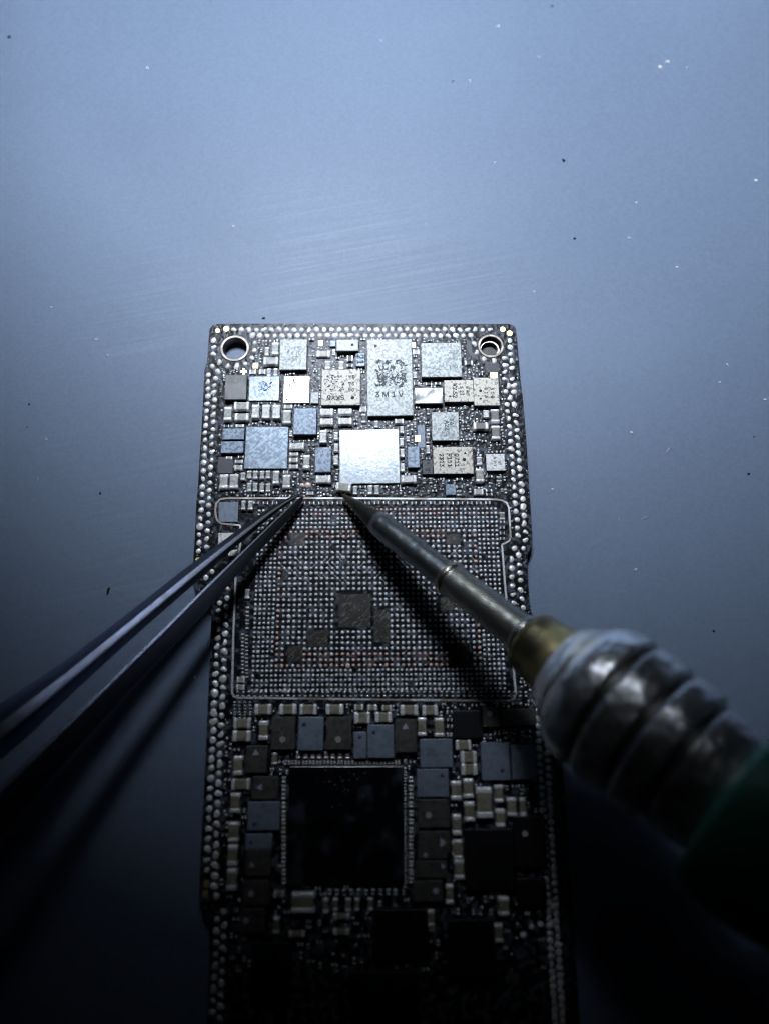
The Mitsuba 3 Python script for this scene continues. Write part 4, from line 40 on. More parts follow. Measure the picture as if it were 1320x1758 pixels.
REG = [[-1.2882,2.9759],[0.9912,2.9568],[0.9587,1.7133],[-1.2219,1.7315]]

# ---------------------------------------------------------------- helpers
def quat_frame(d):
    d = np.asarray(d, float) / np.linalg.norm(d)
    a = np.cross(d, [0, 0, 1.0]) if abs(d[2]) < 0.95 else np.cross(d, [1.0, 0, 0])
    a /= np.linalg.norm(a)
    return a, np.cross(a, d), d

def join(parts):
    vs, fs, n = [], [], 0
    for v, f in parts:
        vs.append(np.asarray(v, float)); fs.append(np.asarray(f, int) + n); n += len(v)
    return np.vstack(vs), np.vstack(fs)

def cbox(x0, y0, x1, y1, z0, z1, c, rot=0.0, tilt=0.0):
    """A block with a chamfered top rim."""
    c = min(c, 0.45 * (x1 - x0), 0.45 * (y1 - y0), 0.9 * (z1 - z0))
    v = []
    for z, i in ((z0, 0), (z1 - c, 0), (z1 - 0.3 * c, 0.3 * c), (z1, c)):
        k = 0.5 * c if z > z0 else 0.3 * c          # clipped upright corners
        a, b, p, q = x0 + i, y0 + i, x1 - i, y1 - i
        v += [(a + k, b, z), (p - k, b, z), (p, b + k, z), (p, q - k, z), (p - k, q, z), (a + k, q, z), (a, q - k, z), (a, b + k, z)]
    f = []
    for r in range(3):
        for i in range(8):
            j = (i + 1) % 8
            f += [(r * 8 + i, r * 8 + j, r * 8 + 8 + j), (r * 8 + i, r * 8 + 8 + j, r * 8 + 8 + i)]
    f += [(24, 24 + i, 25 + i) for i in range(1, 7)]
    v = np.array(v)
    if rot or tilt:
        m = np.array([(x0 + x1) / 2, (y0 + y1) / 2, z0])
        w = v - m
        ct, st = math.cos(tilt), math.sin(tilt)
        w = np.stack([w[:, 0] * ct - w[:, 2] * st, w[:, 1], w[:, 0] * st + w[:, 2] * ct], 1)
        cr, sr = math.cos(rot), math.sin(rot)
        v = m + np.stack([w[:, 0] * cr - w[:, 1] * sr, w[:, 0] * sr + w[:, 1] * cr, w[:, 2]], 1)
    return v, np.array(f)

def dome(x, y, r, h, z=0.0, n=10, rings=3, wob=0.0, flat=0.0):
    """A solder bump: a squashed cap, its outline a little uneven."""
    a = np.arange(n) * 2 * math.pi / n
    ph, amp = RNG.uniform(0, 6.28), RNG.uniform(0, wob)
    rr = r * (1 + amp * np.cos(2 * a + ph) + 0.5 * amp * np.cos(3 * a + 2 * ph))
    v = []
    for k in range(rings):
        t = k / rings * (math.pi / 2)
        v += [(x + q * math.cos(t) * math.cos(b), y + q * math.cos(t) * math.sin(b), z + h * math.sin(t) ** (1 + flat)) for q, b in zip(rr, a)]
    v.append((x, y, z + h))
    f = []
    for k in range(rings - 1):
        for i in range(n):
            j = (i + 1) % n
            f += [(k * n + i, k * n + j, k * n + n + j), (k * n + i, k * n + n + j, k * n + n + i)]
    f += [((rings - 1) * n + i, (rings - 1) * n + (i + 1) % n, rings * n) for i in range(n)]
    return np.array(v), np.array(f)

def plate(pts, z0, z1):
    """A flat outline given thickness."""
    from shapely.geometry import Polygon
    m = trimesh.creation.extrude_polygon(pts if hasattr(pts, 'exterior') else Polygon(pts), z1 - z0, engine='earcut')
    v = np.array(m.vertices); v[:, 2] += z0
    return v, np.array(m.faces)

def blob(x, y, r, z, h=0.0012, n=7, e=0.5, rot=None):
    a = np.sort(NP.uniform(0, 2 * math.pi, n)); q = r * NP.uniform(1 - e, 1.0, n); s = NP.uniform(0.5, 1.0)
    rot = NP.uniform(0, 6.28) if rot is None else rot
    px, py = q * np.cos(a), q * np.sin(a) * s
    p = np.stack([x + px * math.cos(rot) - py * math.sin(rot), y + px * math.sin(rot) + py * math.cos(rot)], 1)
    v = np.vstack([np.c_[p, np.full(n, z)], np.c_[p, np.full(n, z + h)], [[p[:, 0].mean(), p[:, 1].mean(), z + h]]])
    f = []
    for i in range(n):
        j = (i + 1) % n
        f += [(i, j, n + j), (i, n + j, n + i), (n + i, n + j, 2 * n)]
    return v, np.array(f)

def lathe(origin, axis, profile, n=48, closed=True):
    a, b, d = quat_frame(axis)
    prof = list(profile)
    if closed:
        prof = [(prof[0][0], 1e-4)] + prof + [(prof[-1][0], 1e-4)]
    ang = np.arange(n) * 2 * math.pi / n
    v = np.vstack([np.asarray(origin) + t * d + r * (np.cos(ang)[:, None] * a + np.sin(ang)[:, None] * b) for t, r in prof])
    f = []
    for k in range(len(prof) - 1):
        for i in range(n):
            j = (i + 1) % n
            f += [(k * n + i, k * n + n + j, k * n + j), (k * n + i, k * n + n + i, k * n + n + j)]
    return v, np.array(f)

def ring(x, y, r0, r1, z0, z1, n=40, lip=0.004):
    """An eyelet: a short tube with a rounded upper lip."""
    prof = [(r0, z0), (r0, z1 - lip), (r0 + lip, z1), (r1 - lip, z1), (r1, z1 - lip), (r1, z0)]
    ang = np.arange(n) * 2 * math.pi / n
    v = np.vstack([np.stack([x + r * np.cos(ang), y + r * np.sin(ang), np.full(n, z)], 1) for r, z in prof])
    f = []
    m = len(prof)
    for k in range(m):
        for i in range(n):
            j, kk = (i + 1) % n, (k + 1) % m
            f += [(k * n + i, kk * n + j, k * n + j), (k * n + i, kk * n + i, kk * n + j)]
    return v, np.array(f)

def ribbon(pts, w, z0, z1, closed=False):
    """A raised line along points."""
    from shapely.geometry import LineString
    g = LineString(pts).buffer(w / 2, cap_style=2, join_style=1)
    return plate(g, z0, z1)

used = {}
def key_for(name):
    n = used.get(name, -1) + 1
    used[name] = n
    return name if n == 0 else f'{name}_{n:03d}'

def put(name, mesh, bsdf, smooth=False, label=None, kind=None):
    k = key_for(name)
    scene[k] = mikit.ply(mesh, bsdf, smooth=smooth)
    if label or kind:
        labels[k] = {}
        if label: labels[k]['label'] = label
        if kind: labels[k]['kind'] = kind
    return k

# ---------------------------------------------------------------- materials
def rgb(*c): return {'type': 'rgb', 'value': list(c)}
def principled(color, rough, metal=0.0, spec=0.5, **more):      # rough may be a texture
    c = color if isinstance(color, dict) else rgb(*color)
    return {'type': 'principled', 'base_color': c, 'roughness': rough, 'metallic': metal, 'specular': spec, **more}
def mat(name, inner, bump=None, scale=1.0):
    if bump is not None:
        inner = {'type': 'bumpmap', 'arbitrary': bump, 'scale': scale, 'bsdf': inner}
    scene[name] = {'type': 'twosided', 'bsdf': inner}

def speckle(a, b, freq, lo=0.42, hi=0.68, seed=0.0):
    return proc(lambda p, n, uv: mix(a, b, smoothstep(lo, hi, fbm(p.x * freq + seed, p.y * freq, p.z * 7 + seed, octaves=2))))

# the bench: grey blue mat, faintly mottled, with rubbed and scratched patches
def scratches(p):
    """Fine strokes rubbed one way, where boards have been slid about in the middle of the mat."""
    x, y = mi.Float(p.x), mi.Float(p.y)
    u, v = x * 0.98 + y * 0.19, -x * 0.19 + y * 0.98
    worn = 1 - smoothstep(1.5, 2.9, dr.sqrt(dr.square(x + 0.3) + dr.square(y - 2.2)))
    patch = worn * smoothstep(0.40, 0.60, fbm(x * 0.9 + 9.3, y * 1.1 + 2.1, 1.5, octaves=2))
    lines = smoothstep(0.55, 0.85, noise(u * 0.8, v * 42.0, 2.0)) + smoothstep(0.60, 0.85, noise(u * 1.5 + 5, v * 95.0, 7.0))
    return lines * patch
def mat_color(p, n, uv):
    m = fbm(p.x * 0.35 + 4, p.y * 0.35, 3.0, octaves=3)
    g = noise(p.x * 60, p.y * 60, 1.0)
    c = mix((0.168, 0.222, 0.318), (0.195, 0.255, 0.358), smoothstep(0.3, 0.7, m))
    c = c + mi.Color3f(0.02, 0.022, 0.025) * scratches(p)
    return c * (0.95 + 0.1 * g)
def scratch_height(p, n, uv):
    return (scratches(p) * 0.14 + noise(p.x * 45, p.y * 45, 4.0) * 0.14) * 0.003
mat('mat_surface', principled(proc(mat_color), 0.48, 0.0, 0.34), proc(scratch_height, eps=2e-3), 1.0)

# solder mask, nearly black, uneven and glossy with flux
def mask_color(p, n, uv):
    g = fbm(p.x * 40, p.y * 40, 2.0, octaves=2)
    return mix((0.008, 0.008, 0.010), (0.085, 0.10, 0.125), smoothstep(0.46, 0.76, g))
mat('solder_mask', principled(proc(mask_color), 0.30, 0.0, 0.18), proc(lambda p, n, uv: fbm(p.x * 50, p.y * 50, p.z * 50, octaves=2) * 0.0025, eps=2e-3), 1.0)
mat('board_edge', principled((0.02, 0.018, 0.016), 0.6))
mat('solder', principled((0.98, 0.98, 0.98), 0.30, 0.20, 0.8), proc(lambda p, n, uv: fbm(p.x * 60, p.y * 60, p.z * 60, octaves=2) * 0.003, eps=2e-3), 1.0)
mat('solder_dull', principled((0.86, 0.82, 0.77), 0.34, 0.2, 0.6))
mat('pad_solder', principled((0.97, 0.97, 1.0), 0.34, 0.08, 0.8))
mat('track_solder', principled(proc(lambda p, n, uv: mix((0.74, 0.75, 0.76), (0.40, 0.34, 0.28), smoothstep(0.60, 0.74, noise(p.x * 7, p.y * 7, 2.0)))), 0.36, 0.3, 0.7))
mat('trace', principled((0.42, 0.43, 0.46), 0.42, 0.5))
mat('pink_solder', principled((0.97, 0.66, 0.57), 0.40, 0.08, 0.7))
mat('tinned', principled((0.96, 0.96, 0.96), 0.30, 0.22, 0.8), proc(lambda p, n, uv: noise(p.x * 90, p.y * 90, p.z * 90) * 0.002, eps=2e-3), 1.0)
mat('gold', principled((0.95, 0.80, 0.34), 0.45, 0.85))
mat('eyelet', principled(speckle((0.20, 0.17, 0.145), (0.34, 0.31, 0.28), 22), 0.45, 0.8))
mat('bright_ring', principled((0.75, 0.74, 0.72), 0.25, 1.0))
mat('mould_beige', principled(speckle((0.75, 0.70, 0.60), (0.22, 0.205, 0.18), 75, 0.50, 0.74), 0.45))
mat('mould_light', principled(speckle((0.62, 0.665, 0.645), (0.28, 0.31, 0.31), 78, 0.36, 0.70), 0.40))
mat('mould_white', principled(speckle((0.88, 0.88, 0.86), (0.5, 0.51, 0.51), 80, 0.48, 0.75), 0.45))
mat('mould_pale', principled(speckle((0.62, 0.65, 0.65), (0.46, 0.49, 0.49), 50), 0.42))
mat('mould_grey', principled(speckle((0.22, 0.225, 0.225), (0.13, 0.137, 0.137), 14), 0.45))
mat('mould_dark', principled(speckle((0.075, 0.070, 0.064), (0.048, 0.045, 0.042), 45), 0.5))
mat('mould_black', principled((0.006, 0.006, 0.008), 0.4))  # black chips; on the lowest ones the black stands in for fading light
mat('black_gloss', principled(proc(lambda p, n, uv: mix((0.004, 0.005, 0.007), (0.035, 0.042, 0.055), smoothstep(0.50, 0.85, fbm(p.x * 9, p.y * 9, 1.0)))), 0.16))
mat('chip_side', principled((0.012, 0.012, 0.013), 0.5))
mat('die_blue', principled(speckle((0.29, 0.37, 0.47), (0.12, 0.165, 0.235), 75, 0.36, 0.70), 0.42, 0.1))
mat('die_steel', principled(speckle((0.215, 0.262, 0.335), (0.175, 0.215, 0.275), 40), 0.42, 0.1))
mat('die_navy', principled((0.012, 0.014, 0.03), 0.4))
mat('die_pad', principled((0.20, 0.25, 0.34), 0.42))
mat('pad_slate', principled((0.05, 0.055, 0.07), 0.45))
def slate_color(p, n, uv):
    u, v = p.x * 0.72 + p.y * 0.7, -p.x * 0.7 + p.y * 0.72
    return mix((0.17, 0.215, 0.28), (0.34, 0.42, 0.49), smoothstep(0.36, 0.74, 0.35 * noise(u * 30, v * 130, 1.0) + 0.65 * fbm(p.x * 60, p.y * 60, 2.0, octaves=2)))
mat('die_slate', principled(proc(slate_color), 0.40, 0.25))
mat('die_bright', principled(speckle((0.50, 0.60, 0.68), (0.24, 0.31, 0.43), 60, 0.38, 0.7), 0.36, 0.12))
mat('die_white', principled(speckle((0.95, 0.95, 0.95), (0.75, 0.77, 0.8), 40), 0.32, 0.35))
mat('die_foil', principled((0.55, 0.58, 0.58), 0.34, 0.5), proc(lambda p, n, uv: fbm(p.x * 12, p.y * 9, 1.0, octaves=2) * 0.02, eps=3e-3), 1.0)
mat('mirror', principled(speckle((0.92, 0.96, 0.97), (0.62, 0.74, 0.84), 75), 0.17, 0.4), proc(lambda p, n, uv: fbm(p.x * 60, p.y * 60, 1.0, octaves=2) * 0.0004, eps=2e-3), 1.0)
mat('ceramic_grey', principled(speckle((0.50, 0.51, 0.48), (0.32, 0.33, 0.32), 75), 0.45))
mat('ceramic_white', principled(speckle((0.80, 0.80, 0.77), (0.50, 0.51, 0.50), 75), 0.42))
mat('ceramic_tan', principled(speckle((0.30, 0.27, 0.20), (0.22, 0.20, 0.145), 40), 0.45))
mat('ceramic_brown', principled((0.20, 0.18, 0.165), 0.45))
mat('ceramic_cream', principled(speckle((0.45, 0.43, 0.36), (0.34, 0.32, 0.27), 50), 0.42))
mat('ceramic_dark', principled((0.03, 0.032, 0.04), 0.45))
for n_, c_ in (('ink', (0.05, 0.048, 0.045)), ('ink2', (0.12, 0.135, 0.14)), ('fade', (0.30, 0.34, 0.36)), ('stain_blue', (0.06, 0.09, 0.22)), ('fleck', (0.16, 0.18, 0.20)),
               ('navy', (0.035, 0.05, 0.10)), ('slate', (0.13, 0.16, 0.22)), ('pale', (0.36, 0.36, 0.34)), ('lilac', (0.42, 0.42, 0.52)), ('dust_white', (0.78, 0.8, 0.8)), ('dust_dark', (0.02, 0.02, 0.025)), ('fibre_grey', (0.32, 0.37, 0.42))):
    mat(n_, principled(c_, 0.7, 0.0, 0.15))
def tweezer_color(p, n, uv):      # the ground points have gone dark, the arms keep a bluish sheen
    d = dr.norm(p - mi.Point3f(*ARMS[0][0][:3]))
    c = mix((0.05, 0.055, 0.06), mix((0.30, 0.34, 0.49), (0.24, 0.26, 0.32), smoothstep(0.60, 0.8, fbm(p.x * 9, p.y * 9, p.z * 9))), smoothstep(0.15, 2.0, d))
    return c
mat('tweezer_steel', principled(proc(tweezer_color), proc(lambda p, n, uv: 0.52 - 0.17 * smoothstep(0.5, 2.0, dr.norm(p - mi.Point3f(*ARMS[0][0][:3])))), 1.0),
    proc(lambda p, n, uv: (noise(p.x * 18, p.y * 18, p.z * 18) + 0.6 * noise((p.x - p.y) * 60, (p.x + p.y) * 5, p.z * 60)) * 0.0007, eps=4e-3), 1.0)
mat('tip_oxide', principled(proc(lambda p, n, uv: mix((0.05, 0.05, 0.045), (0.13, 0.12, 0.085), smoothstep(0.4, 0.7, fbm(p.x * 9, p.y * 9, p.z * 9)))), 0.42, 0.85))
mat('tip_steel', principled(proc(lambda p, n, uv: mix((0.17, 0.19, 0.21), (0.27, 0.29, 0.30), fbm(p.x * 6, p.y * 6, p.z * 6))), 0.36, 0.95),
    proc(lambda p, n, uv: fbm(p.x * 16, p.y * 16, p.z * 16, octaves=2) * 0.006, eps=4e-3), 1.0)
mat('sleeve_steel', principled(proc(lambda p, n, uv: mix((0.27, 0.28, 0.25), (0.40, 0.40, 0.36), fbm(p.x * 5, p.y * 5, p.z * 5))), 0.40, 0.95),
    proc(lambda p, n, uv: fbm(p.x * 14, p.y * 14, p.z * 14, octaves=2) * 0.006, eps=4e-3), 1.0)
mat('ferrule_steel', principled((0.55, 0.56, 0.55), 0.3, 1.0))
mat('collar_brass', principled((0.62, 0.57, 0.45), 0.3, 1.0))
mat('brass', principled(proc(lambda p, n, uv: mix((0.70, 0.60, 0.30), (0.16, 0.14, 0.09), smoothstep(0.42, 0.64, fbm(p.x * 4, p.y * 4, p.z * 4)))), 0.42, 0.9),
    proc(lambda p, n, uv: fbm(p.x * 7, p.y * 7, p.z * 7, octaves=2) * 0.02, eps=6e-3), 1.0)
mat('barrel_steel', principled(proc(lambda p, n, uv: mix((0.95, 0.96, 0.98), (0.45, 0.45, 0.46), smoothstep(0.52, 0.76, fbm(p.x * 4, p.y * 4, p.z * 4)))), 0.30, 0.88),
    proc(lambda p, n, uv: fbm(p.x * 9, p.y * 9, p.z * 9, octaves=3) * 0.023, eps=6e-3), 1.0)
mat('groove_black', principled((0.09, 0.085, 0.08), 0.4, 0.7))
mat('green_plastic', principled((0.014, 0.17, 0.10), 0.42))
mat('lamp_black', {'type': 'diffuse', 'reflectance': rgb(0.02, 0.02, 0.02)})

# ---------------------------------------------------------------- setting: the bench mat
MAT_Z = -0.09
g = 14.0
scene['work_mat'] = mikit.ply((np.array([[-g, -g, MAT_Z], [g, -g, MAT_Z], [g, g, MAT_Z], [-g, g, MAT_Z]]), np.array([[0, 1, 2], [0, 2, 3]])), 'mat_surface')
labels['work_mat'] = {'label': 'grey blue work mat with fine scratches under everything', 'category': 'mat', 'kind': 'structure'}

# ---------------------------------------------------------------- the lamp above the bench
ax_l = (LAMP_AIM - LAMP_POS) / np.linalg.norm(LAMP_AIM - LAMP_POS)
labels['work_lamp'] = {'label': 'round work lamp above the bench, added black hood and dim rim shape its light', 'category': 'lamp'}
put('work_lamp__added_hood', lathe(LAMP_POS, ax_l, [(-0.5, 1.2), (-0.3, ADDED_RIM + 0.12), (0.0, ADDED_RIM + 0.16), (HOOD_LENGTH, HOOD_RADIUS + 0.05), (HOOD_LENGTH, HOOD_RADIUS), (0.02, ADDED_RIM + 0.1)], 64, closed=False), 'lamp_black', 35)  # unseen hood, shaped for the soft falloff down the board
put('work_lamp__back', lathe(LAMP_POS, ax_l, [(-0.52, 1.25), (-0.48, 1.25)], 48), 'lamp_black')
la, lb, ld = quat_frame(ax_l)
ang = np.arange(64) * 2 * math.pi / 64
disc = np.vstack([[LAMP_POS + ax_l * 0.05], LAMP_POS + ax_l * 0.05 + LAMP_RADIUS * (np.cos(ang)[:, None] * la + np.sin(ang)[:, None] * lb)])
fd = np.array([(0, 1 + i, 1 + (i + 1) % 64) for i in range(64)])
if np.dot(np.cross(disc[1] - disc[0], disc[2] - disc[0]), ax_l) < 0:
    fd = fd[:, ::-1]
v_ = np.vstack([LAMP_POS + ax_l * 0.05 + r_ * (np.cos(ang)[:, None] * la + np.sin(ang)[:, None] * lb) for r_ in (LAMP_RADIUS, ADDED_RIM)])
f_ = np.array([q for i in range(64) for q in ((i, 64 + i, 64 + (i + 1) % 64), (i, 64 + (i + 1) % 64, (i + 1) % 64))])
if np.dot(np.cross(v_[f_[0][1]] - v_[f_[0][0]], v_[f_[0][2]] - v_[f_[0][0]]), ax_l) < 0:
    f_ = f_[:, ::-1]
scene['work_lamp__added_rim'] = {**mikit.ply((v_, f_), 'lamp_black'), 'emitter': {'type': 'area', 'radiance': rgb(*[ADDED_RIM_SHARE * LAMP_POWER * c for c in LAMP_TINT])}}
scene['work_lamp__diffuser'] = {**mikit.ply((disc, fd), 'lamp_black'), 'emitter': {'type': 'area', 'radiance': rgb(*[LAMP_POWER * c for c in LAMP_TINT])}}

# ---------------------------------------------------------------- the circuit board
BOARD = 'circuit_board'
labels[BOARD] = {'label': 'black circuit board crowded with chips and capacitors, edged with silver solder bumps', 'category': 'circuit board'}
from shapely.geometry import Polygon, Point, box as sbox
outline = Polygon(OUTLINE).buffer(0)
sub = outline
for x, y, r, ri in HOLES:
    sub = sub.difference(Point(x, y).buffer(r * 0.97, 24))
rim = sub.buffer(-0.006)
v1, f1 = plate(sub, -0.082, -0.006)
v2, f2 = plate(rim, -0.006, 0.0)
put(f'{BOARD}__substrate', join([(v1, f1), (v2, f2)]), 'solder_mask')
for i, (x, y, r, ri) in enumerate(HOLES):
    put(f'{BOARD}__eyelet', ring(x, y, ri * 0.93, r * 1.05, -0.084, 0.006), 'eyelet', 30, label='empty eyelet in the upper left corner' if i == 0 else 'eyelet with a bright inner ring in the upper right corner')
x, y, r, ri = HOLES[1]
put(f'{BOARD}__inner_ring', ring(x - 0.006, y - 0.012, ri * 0.72, ri * 0.94, -0.086, -0.035), 'bright_ring', 30)
put(f'{BOARD}__inner_ring__dark_core', lathe((x - 0.006, y - 0.012, -0.086), (0, 0, 1), [(0, ri * 0.72), (0.01, ri * 0.72)], 32), 'mould_black')

occupied = []
def marks_mesh(m, h):
    kind, x, y, r = m[0], m[1], m[2], m[3]
    z = h + 0.0006
    if kind in ('dot', 'sq'):
        n = 20 if kind == 'dot' else 4
        a = np.arange(n) * 2 * math.pi / n + math.pi / 4
        return plate(np.stack([x + r * np.cos(a), y + r * np.sin(a)], 1), z, z + 0.001)
    if kind.startswith('tri'):
        rot = {'tri': 90, 'tril': 180, 'trir': 0}[kind]
        a = np.radians(np.array([0, 120, 240]) + rot)
        return plate(np.stack([x + 1.15 * r * np.cos(a), y + 1.15 * r * np.sin(a)], 1), z, z + 0.001)
    if kind == 'etch':
        n, s = {'etch': (75, 0.13), 'etchf': (60, 0.12), 'etchq': (240, 0.10)}[m[4]]
        q = NP.uniform(-r, r, (n, 2))
        return join([blob(x + a, y + b, r * s * NP.uniform(0.35, 1.7), z + 0.0002 * (k % 3), 0.0008, 6) for k, (a, b) in enumerate(q)])
    if kind in ('stain', 'stain2'):
        return join([blob(x + NP.normal(0, r * 0.45), y + NP.normal(0, r * 0.45), r * NP.uniform(*((0.05, 0.24) if kind == 'stain' else (0.015, 0.09))), z + 0.0002 * (k % 4), 0.0008, 8, 0.7) for k in range(46 if kind == 'stain' else 34)])
    if kind == 'scratch':
        return join([blob(x + NP.normal(0, r * 0.4), y + NP.normal(0, r * 0.5), r * NP.uniform(0.04, 0.14), z, 0.0006, 6, 0.6) for k in range(16)])

INK = {'ink': 'ink', 'ink2': 'ink2', 'fade': 'fade', 'etch': 'ink2', 'etchf': 'fade', 'etchq': 'ink2', 'fleck': 'fleck', 'navy': 'navy', 'slate': 'slate', 'pale': 'pale', 'lilac': 'lilac', 'dust': 'ink2'}
for x0, y0, x1, y1, h, m, lab, marks in CHIPS:
    occupied.append((x0, y0, x1, y1))
    k = key_for(f'{BOARD}__chip')
    thin = h < 0.012
    c = 0.0015 if thin else 0.004
    jx = [RNG.uniform(-0.002, 0.002) for _ in range(2)]
    rot = RNG.uniform(-0.008, 0.008)
    d = 0.008 if h > 0.016 else h * 0.4
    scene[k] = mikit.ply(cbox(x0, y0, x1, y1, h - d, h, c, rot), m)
    if lab: labels[k] = {'label': lab}
    if not thin:
        scene[k + '__body'] = mikit.ply(cbox(x0 + 0.001, y0 + 0.001, x1 - 0.001, y1 - 0.001, 0.0005, h - d + 0.0004, 0.0005, rot), 'chip_side')
    for q in marks:
        if q[0] == 'text':
            _, x, y, s, ht, ang_, ink = q
            t = meshkit.text_mesh(s, ht, 0.0012, bold=True)
            v = np.array(t.vertices); mid = (v.min(0) + v.max(0)) / 2; v[:, :2] -= mid[:2]
            a = math.radians(ang_); v = np.stack([v[:, 0] * math.cos(a) - v[:, 1] * math.sin(a) + x, v[:, 0] * math.sin(a) + v[:, 1] * math.cos(a) + y, v[:, 2] + h + 0.0004], 1)
            put(k + '__lettering', (v, np.array(t.faces)), INK[ink])
        else:
            nm = {'dot': 'dot', 'sq': 'square_mark', 'tri': 'arrow', 'tril': 'arrow', 'trir': 'arrow', 'etch': 'etched_patch', 'stain': 'stain', 'stain2': 'dust', 'scratch': 'scratch'}[q[0]]
            ink = 'stain_blue' if q[0] == 'stain' and q[4] == 'ink' else INK[q[4]]
            put(f'{k}__{nm}', marks_mesh(q, h), ink, kind='stuff' if nm in ('dust', 'stain', 'scratch', 'etched_patch') else None)

BODY = {'g': 'ceramic_grey', 'w': 'ceramic_white', 't': 'ceramic_tan', 'b': 'ceramic_brown', 'c': 'ceramic_cream', 'd': 'ceramic_dark'}
def cap_meshes(x0, y0, x1, y1, h, o, frac=0.25):
    L = (x1 - x0) if o == 'h' else (y1 - y0)
    e = L * frac * RNG.uniform(0.85, 1.15)
    s = min(x1 - x0, y1 - y0) * 0.05
    c = min(0.010, 0.25 * min(x1 - x0, y1 - y0), 0.4 * h)
    if o == 'h':
        body = cbox(x0 + e * 0.6, y0 + s, x1 - e * 0.6, y1 - s, 0.002, h - 0.0025, c * 0.6)
        ends = [cbox(x0, y0, x0 + e, y1, 0.0, h, c), cbox(x1 - e, y0, x1, y1, 0.0, h, c)]
    else:
        body = cbox(x0 + s, y0 + e * 0.6, x1 - s, y1 - e * 0.6, 0.002, h - 0.0025, c * 0.6)
        ends = [cbox(x0, y0, x1, y0 + e, 0.0, h, c), cbox(x0, y1 - e, x1, y1, 0.0, h, c)]
    return body, ends

tiny_body, tiny_ends = [], []
for i, (x0, y0, x1, y1, h, o, m) in enumerate(CAPS):
    occupied.append((x0, y0, x1, y1))
    a, b = RNG.uniform(-0.0015, 0.0015), RNG.uniform(-0.0015, 0.0015)
    body, ends = cap_meshes(x0 + a, y0 + b, x1 + a, y1 + b, h, o)
    if min(x1 - x0, y1 - y0) < 0.0255 and h < 0.026:
        tiny_body.append(body); tiny_ends += ends
        continue
    k = key_for(f'{BOARD}__capacitor')
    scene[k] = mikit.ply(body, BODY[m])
    for q in ends:
        put(k + '__terminal', q, 'tinned')
    # solder fillets at the ends
for i, r in enumerate(GOLD):
    s, x0, y0, x1, y1 = r
    x, y, w, hh = (x0 + x1) / 2, (y0 + y1) / 2, (x1 - x0) / 2, (y1 - y0) / 2
    if s == 'o':
        a = np.arange(20) * 2 * math.pi / 20; mm = plate(np.stack([x + w * np.cos(a), y + hh * np.sin(a)], 1), 0.0005, 0.005)
    elif s == '+':
        mm = join([cbox(x - w * 0.38, y0, x + w * 0.38, y1, 0.0005, 0.005, 0.001), cbox(x0, y - hh * 0.38, x1, y + hh * 0.38, 0.0005, 0.0045, 0.001)])
    else:
        mm = cbox(x0, y0, x1, y1, 0.0005, 0.006 + (0.05 if i == 7 else 0), 0.0012)
    put(f'{BOARD}__gold_pad', mm, 'gold')
    occupied.append((x0, y0, x1, y1))
for x0, y0, x1, y1 in COPPER:
    put(f'{BOARD}__copper_pad', dome((x0 + x1) / 2, (y0 + y1) / 2, (x1 - x0) / 2, 0.008, 0.0, 14, 3, 0.2), 'pink_solder', 40)
    occupied.append((x0, y0, x1, y1))
for pts in DULL:
    put(f'{BOARD}__bare_pad', plate(Polygon(pts).buffer(0), 0.0005, 0.004), 'die_navy')
    xs, ys = [p[0] for p in pts], [p[1] for p in pts]
    occupied.append((min(xs), min(ys), max(xs), max(ys)))

# solder bumps along the edges: 300 of them as parts, the rest joined
bumps = []
for i, (x, y, r) in enumerate(BALLS):
    r *= RNG.uniform(0.88, 1.20)
    m = dome(x, y, r, r * RNG.uniform(0.26, 0.52), 0.0, 14, 4, 0.24, 0.25)
    if i < 300:
        put(f'{BOARD}__solder_bump', m, 'solder_dull' if RNG.random() < 0.28 else 'solder', True)
    else:
        bumps.append(m)
put(f'{BOARD}__far_solder_bump', join(bumps), 'solder', True, kind='stuff')

# silver shield track around the pad field
put(f'{BOARD}__shield_track', ribbon(TRACK, 0.0135, 0.0004, 0.005), 'track_solder')
field = Polygon(TRACK).buffer(0)

# the pad field: fine outer rows, a coarser grid inside, bare patches
gx0, gx1, gy0, gy1 = GRID['x0'], GRID['x1'], GRID['y0'], GRID['y1']
def in_void(x, y, m=0.008):
    return any(a - m < x < c + m and b - m < y < d + m for a, b, c, d in VOIDS)
pads, pink = [], []
P1, P2 = (gx1 - gx0) / 54.0, 0.0372
nx = 55
ny = int(round((gy1 - gy0) / 0.0330)); py1 = (gy1 - gy0) / ny
DEPTH_X, DEPTH_T, DEPTH_B = 5, 5, 5
ix0, ix1 = gx0 + DEPTH_X * P1, gx1 - DEPTH_X * P1
iy0, iy1 = gy0 + DEPTH_B * py1, gy1 - DEPTH_T * py1
def pad(x, y, r):
    if RNG.random() < 0.02: r *= RNG.choice([0.6, 1.35])
    x += RNG.gauss(0, 0.0008); y += RNG.gauss(0, 0.0008); r *= RNG.uniform(0.86, 1.14)
    return dome(x, y, r, r * RNG.uniform(0.45, 0.75), 0.0005, 8, 2, 0.12)
for i in range(nx):
    for j in range(ny + 1):
        x, y = gx0 + i * P1, gy0 + j * py1
        if ix0 - 0.2 * P1 < x < ix1 + 0.2 * P1 and iy0 - 0.2 * py1 < y < iy1 + 0.2 * py1:
            continue
        if in_void(x, y) or RNG.random() < 0.012: continue
        (pink if j >= ny - 1 and RNG.random() < 0.3 else pads).append(pad(x, y, 0.0098))
kx = int((ix1 - ix0) / P2); ky = int((iy1 - iy0) / P2)
sx, sy = (ix1 - ix0) / kx, (iy1 - iy0) / ky
spots = []
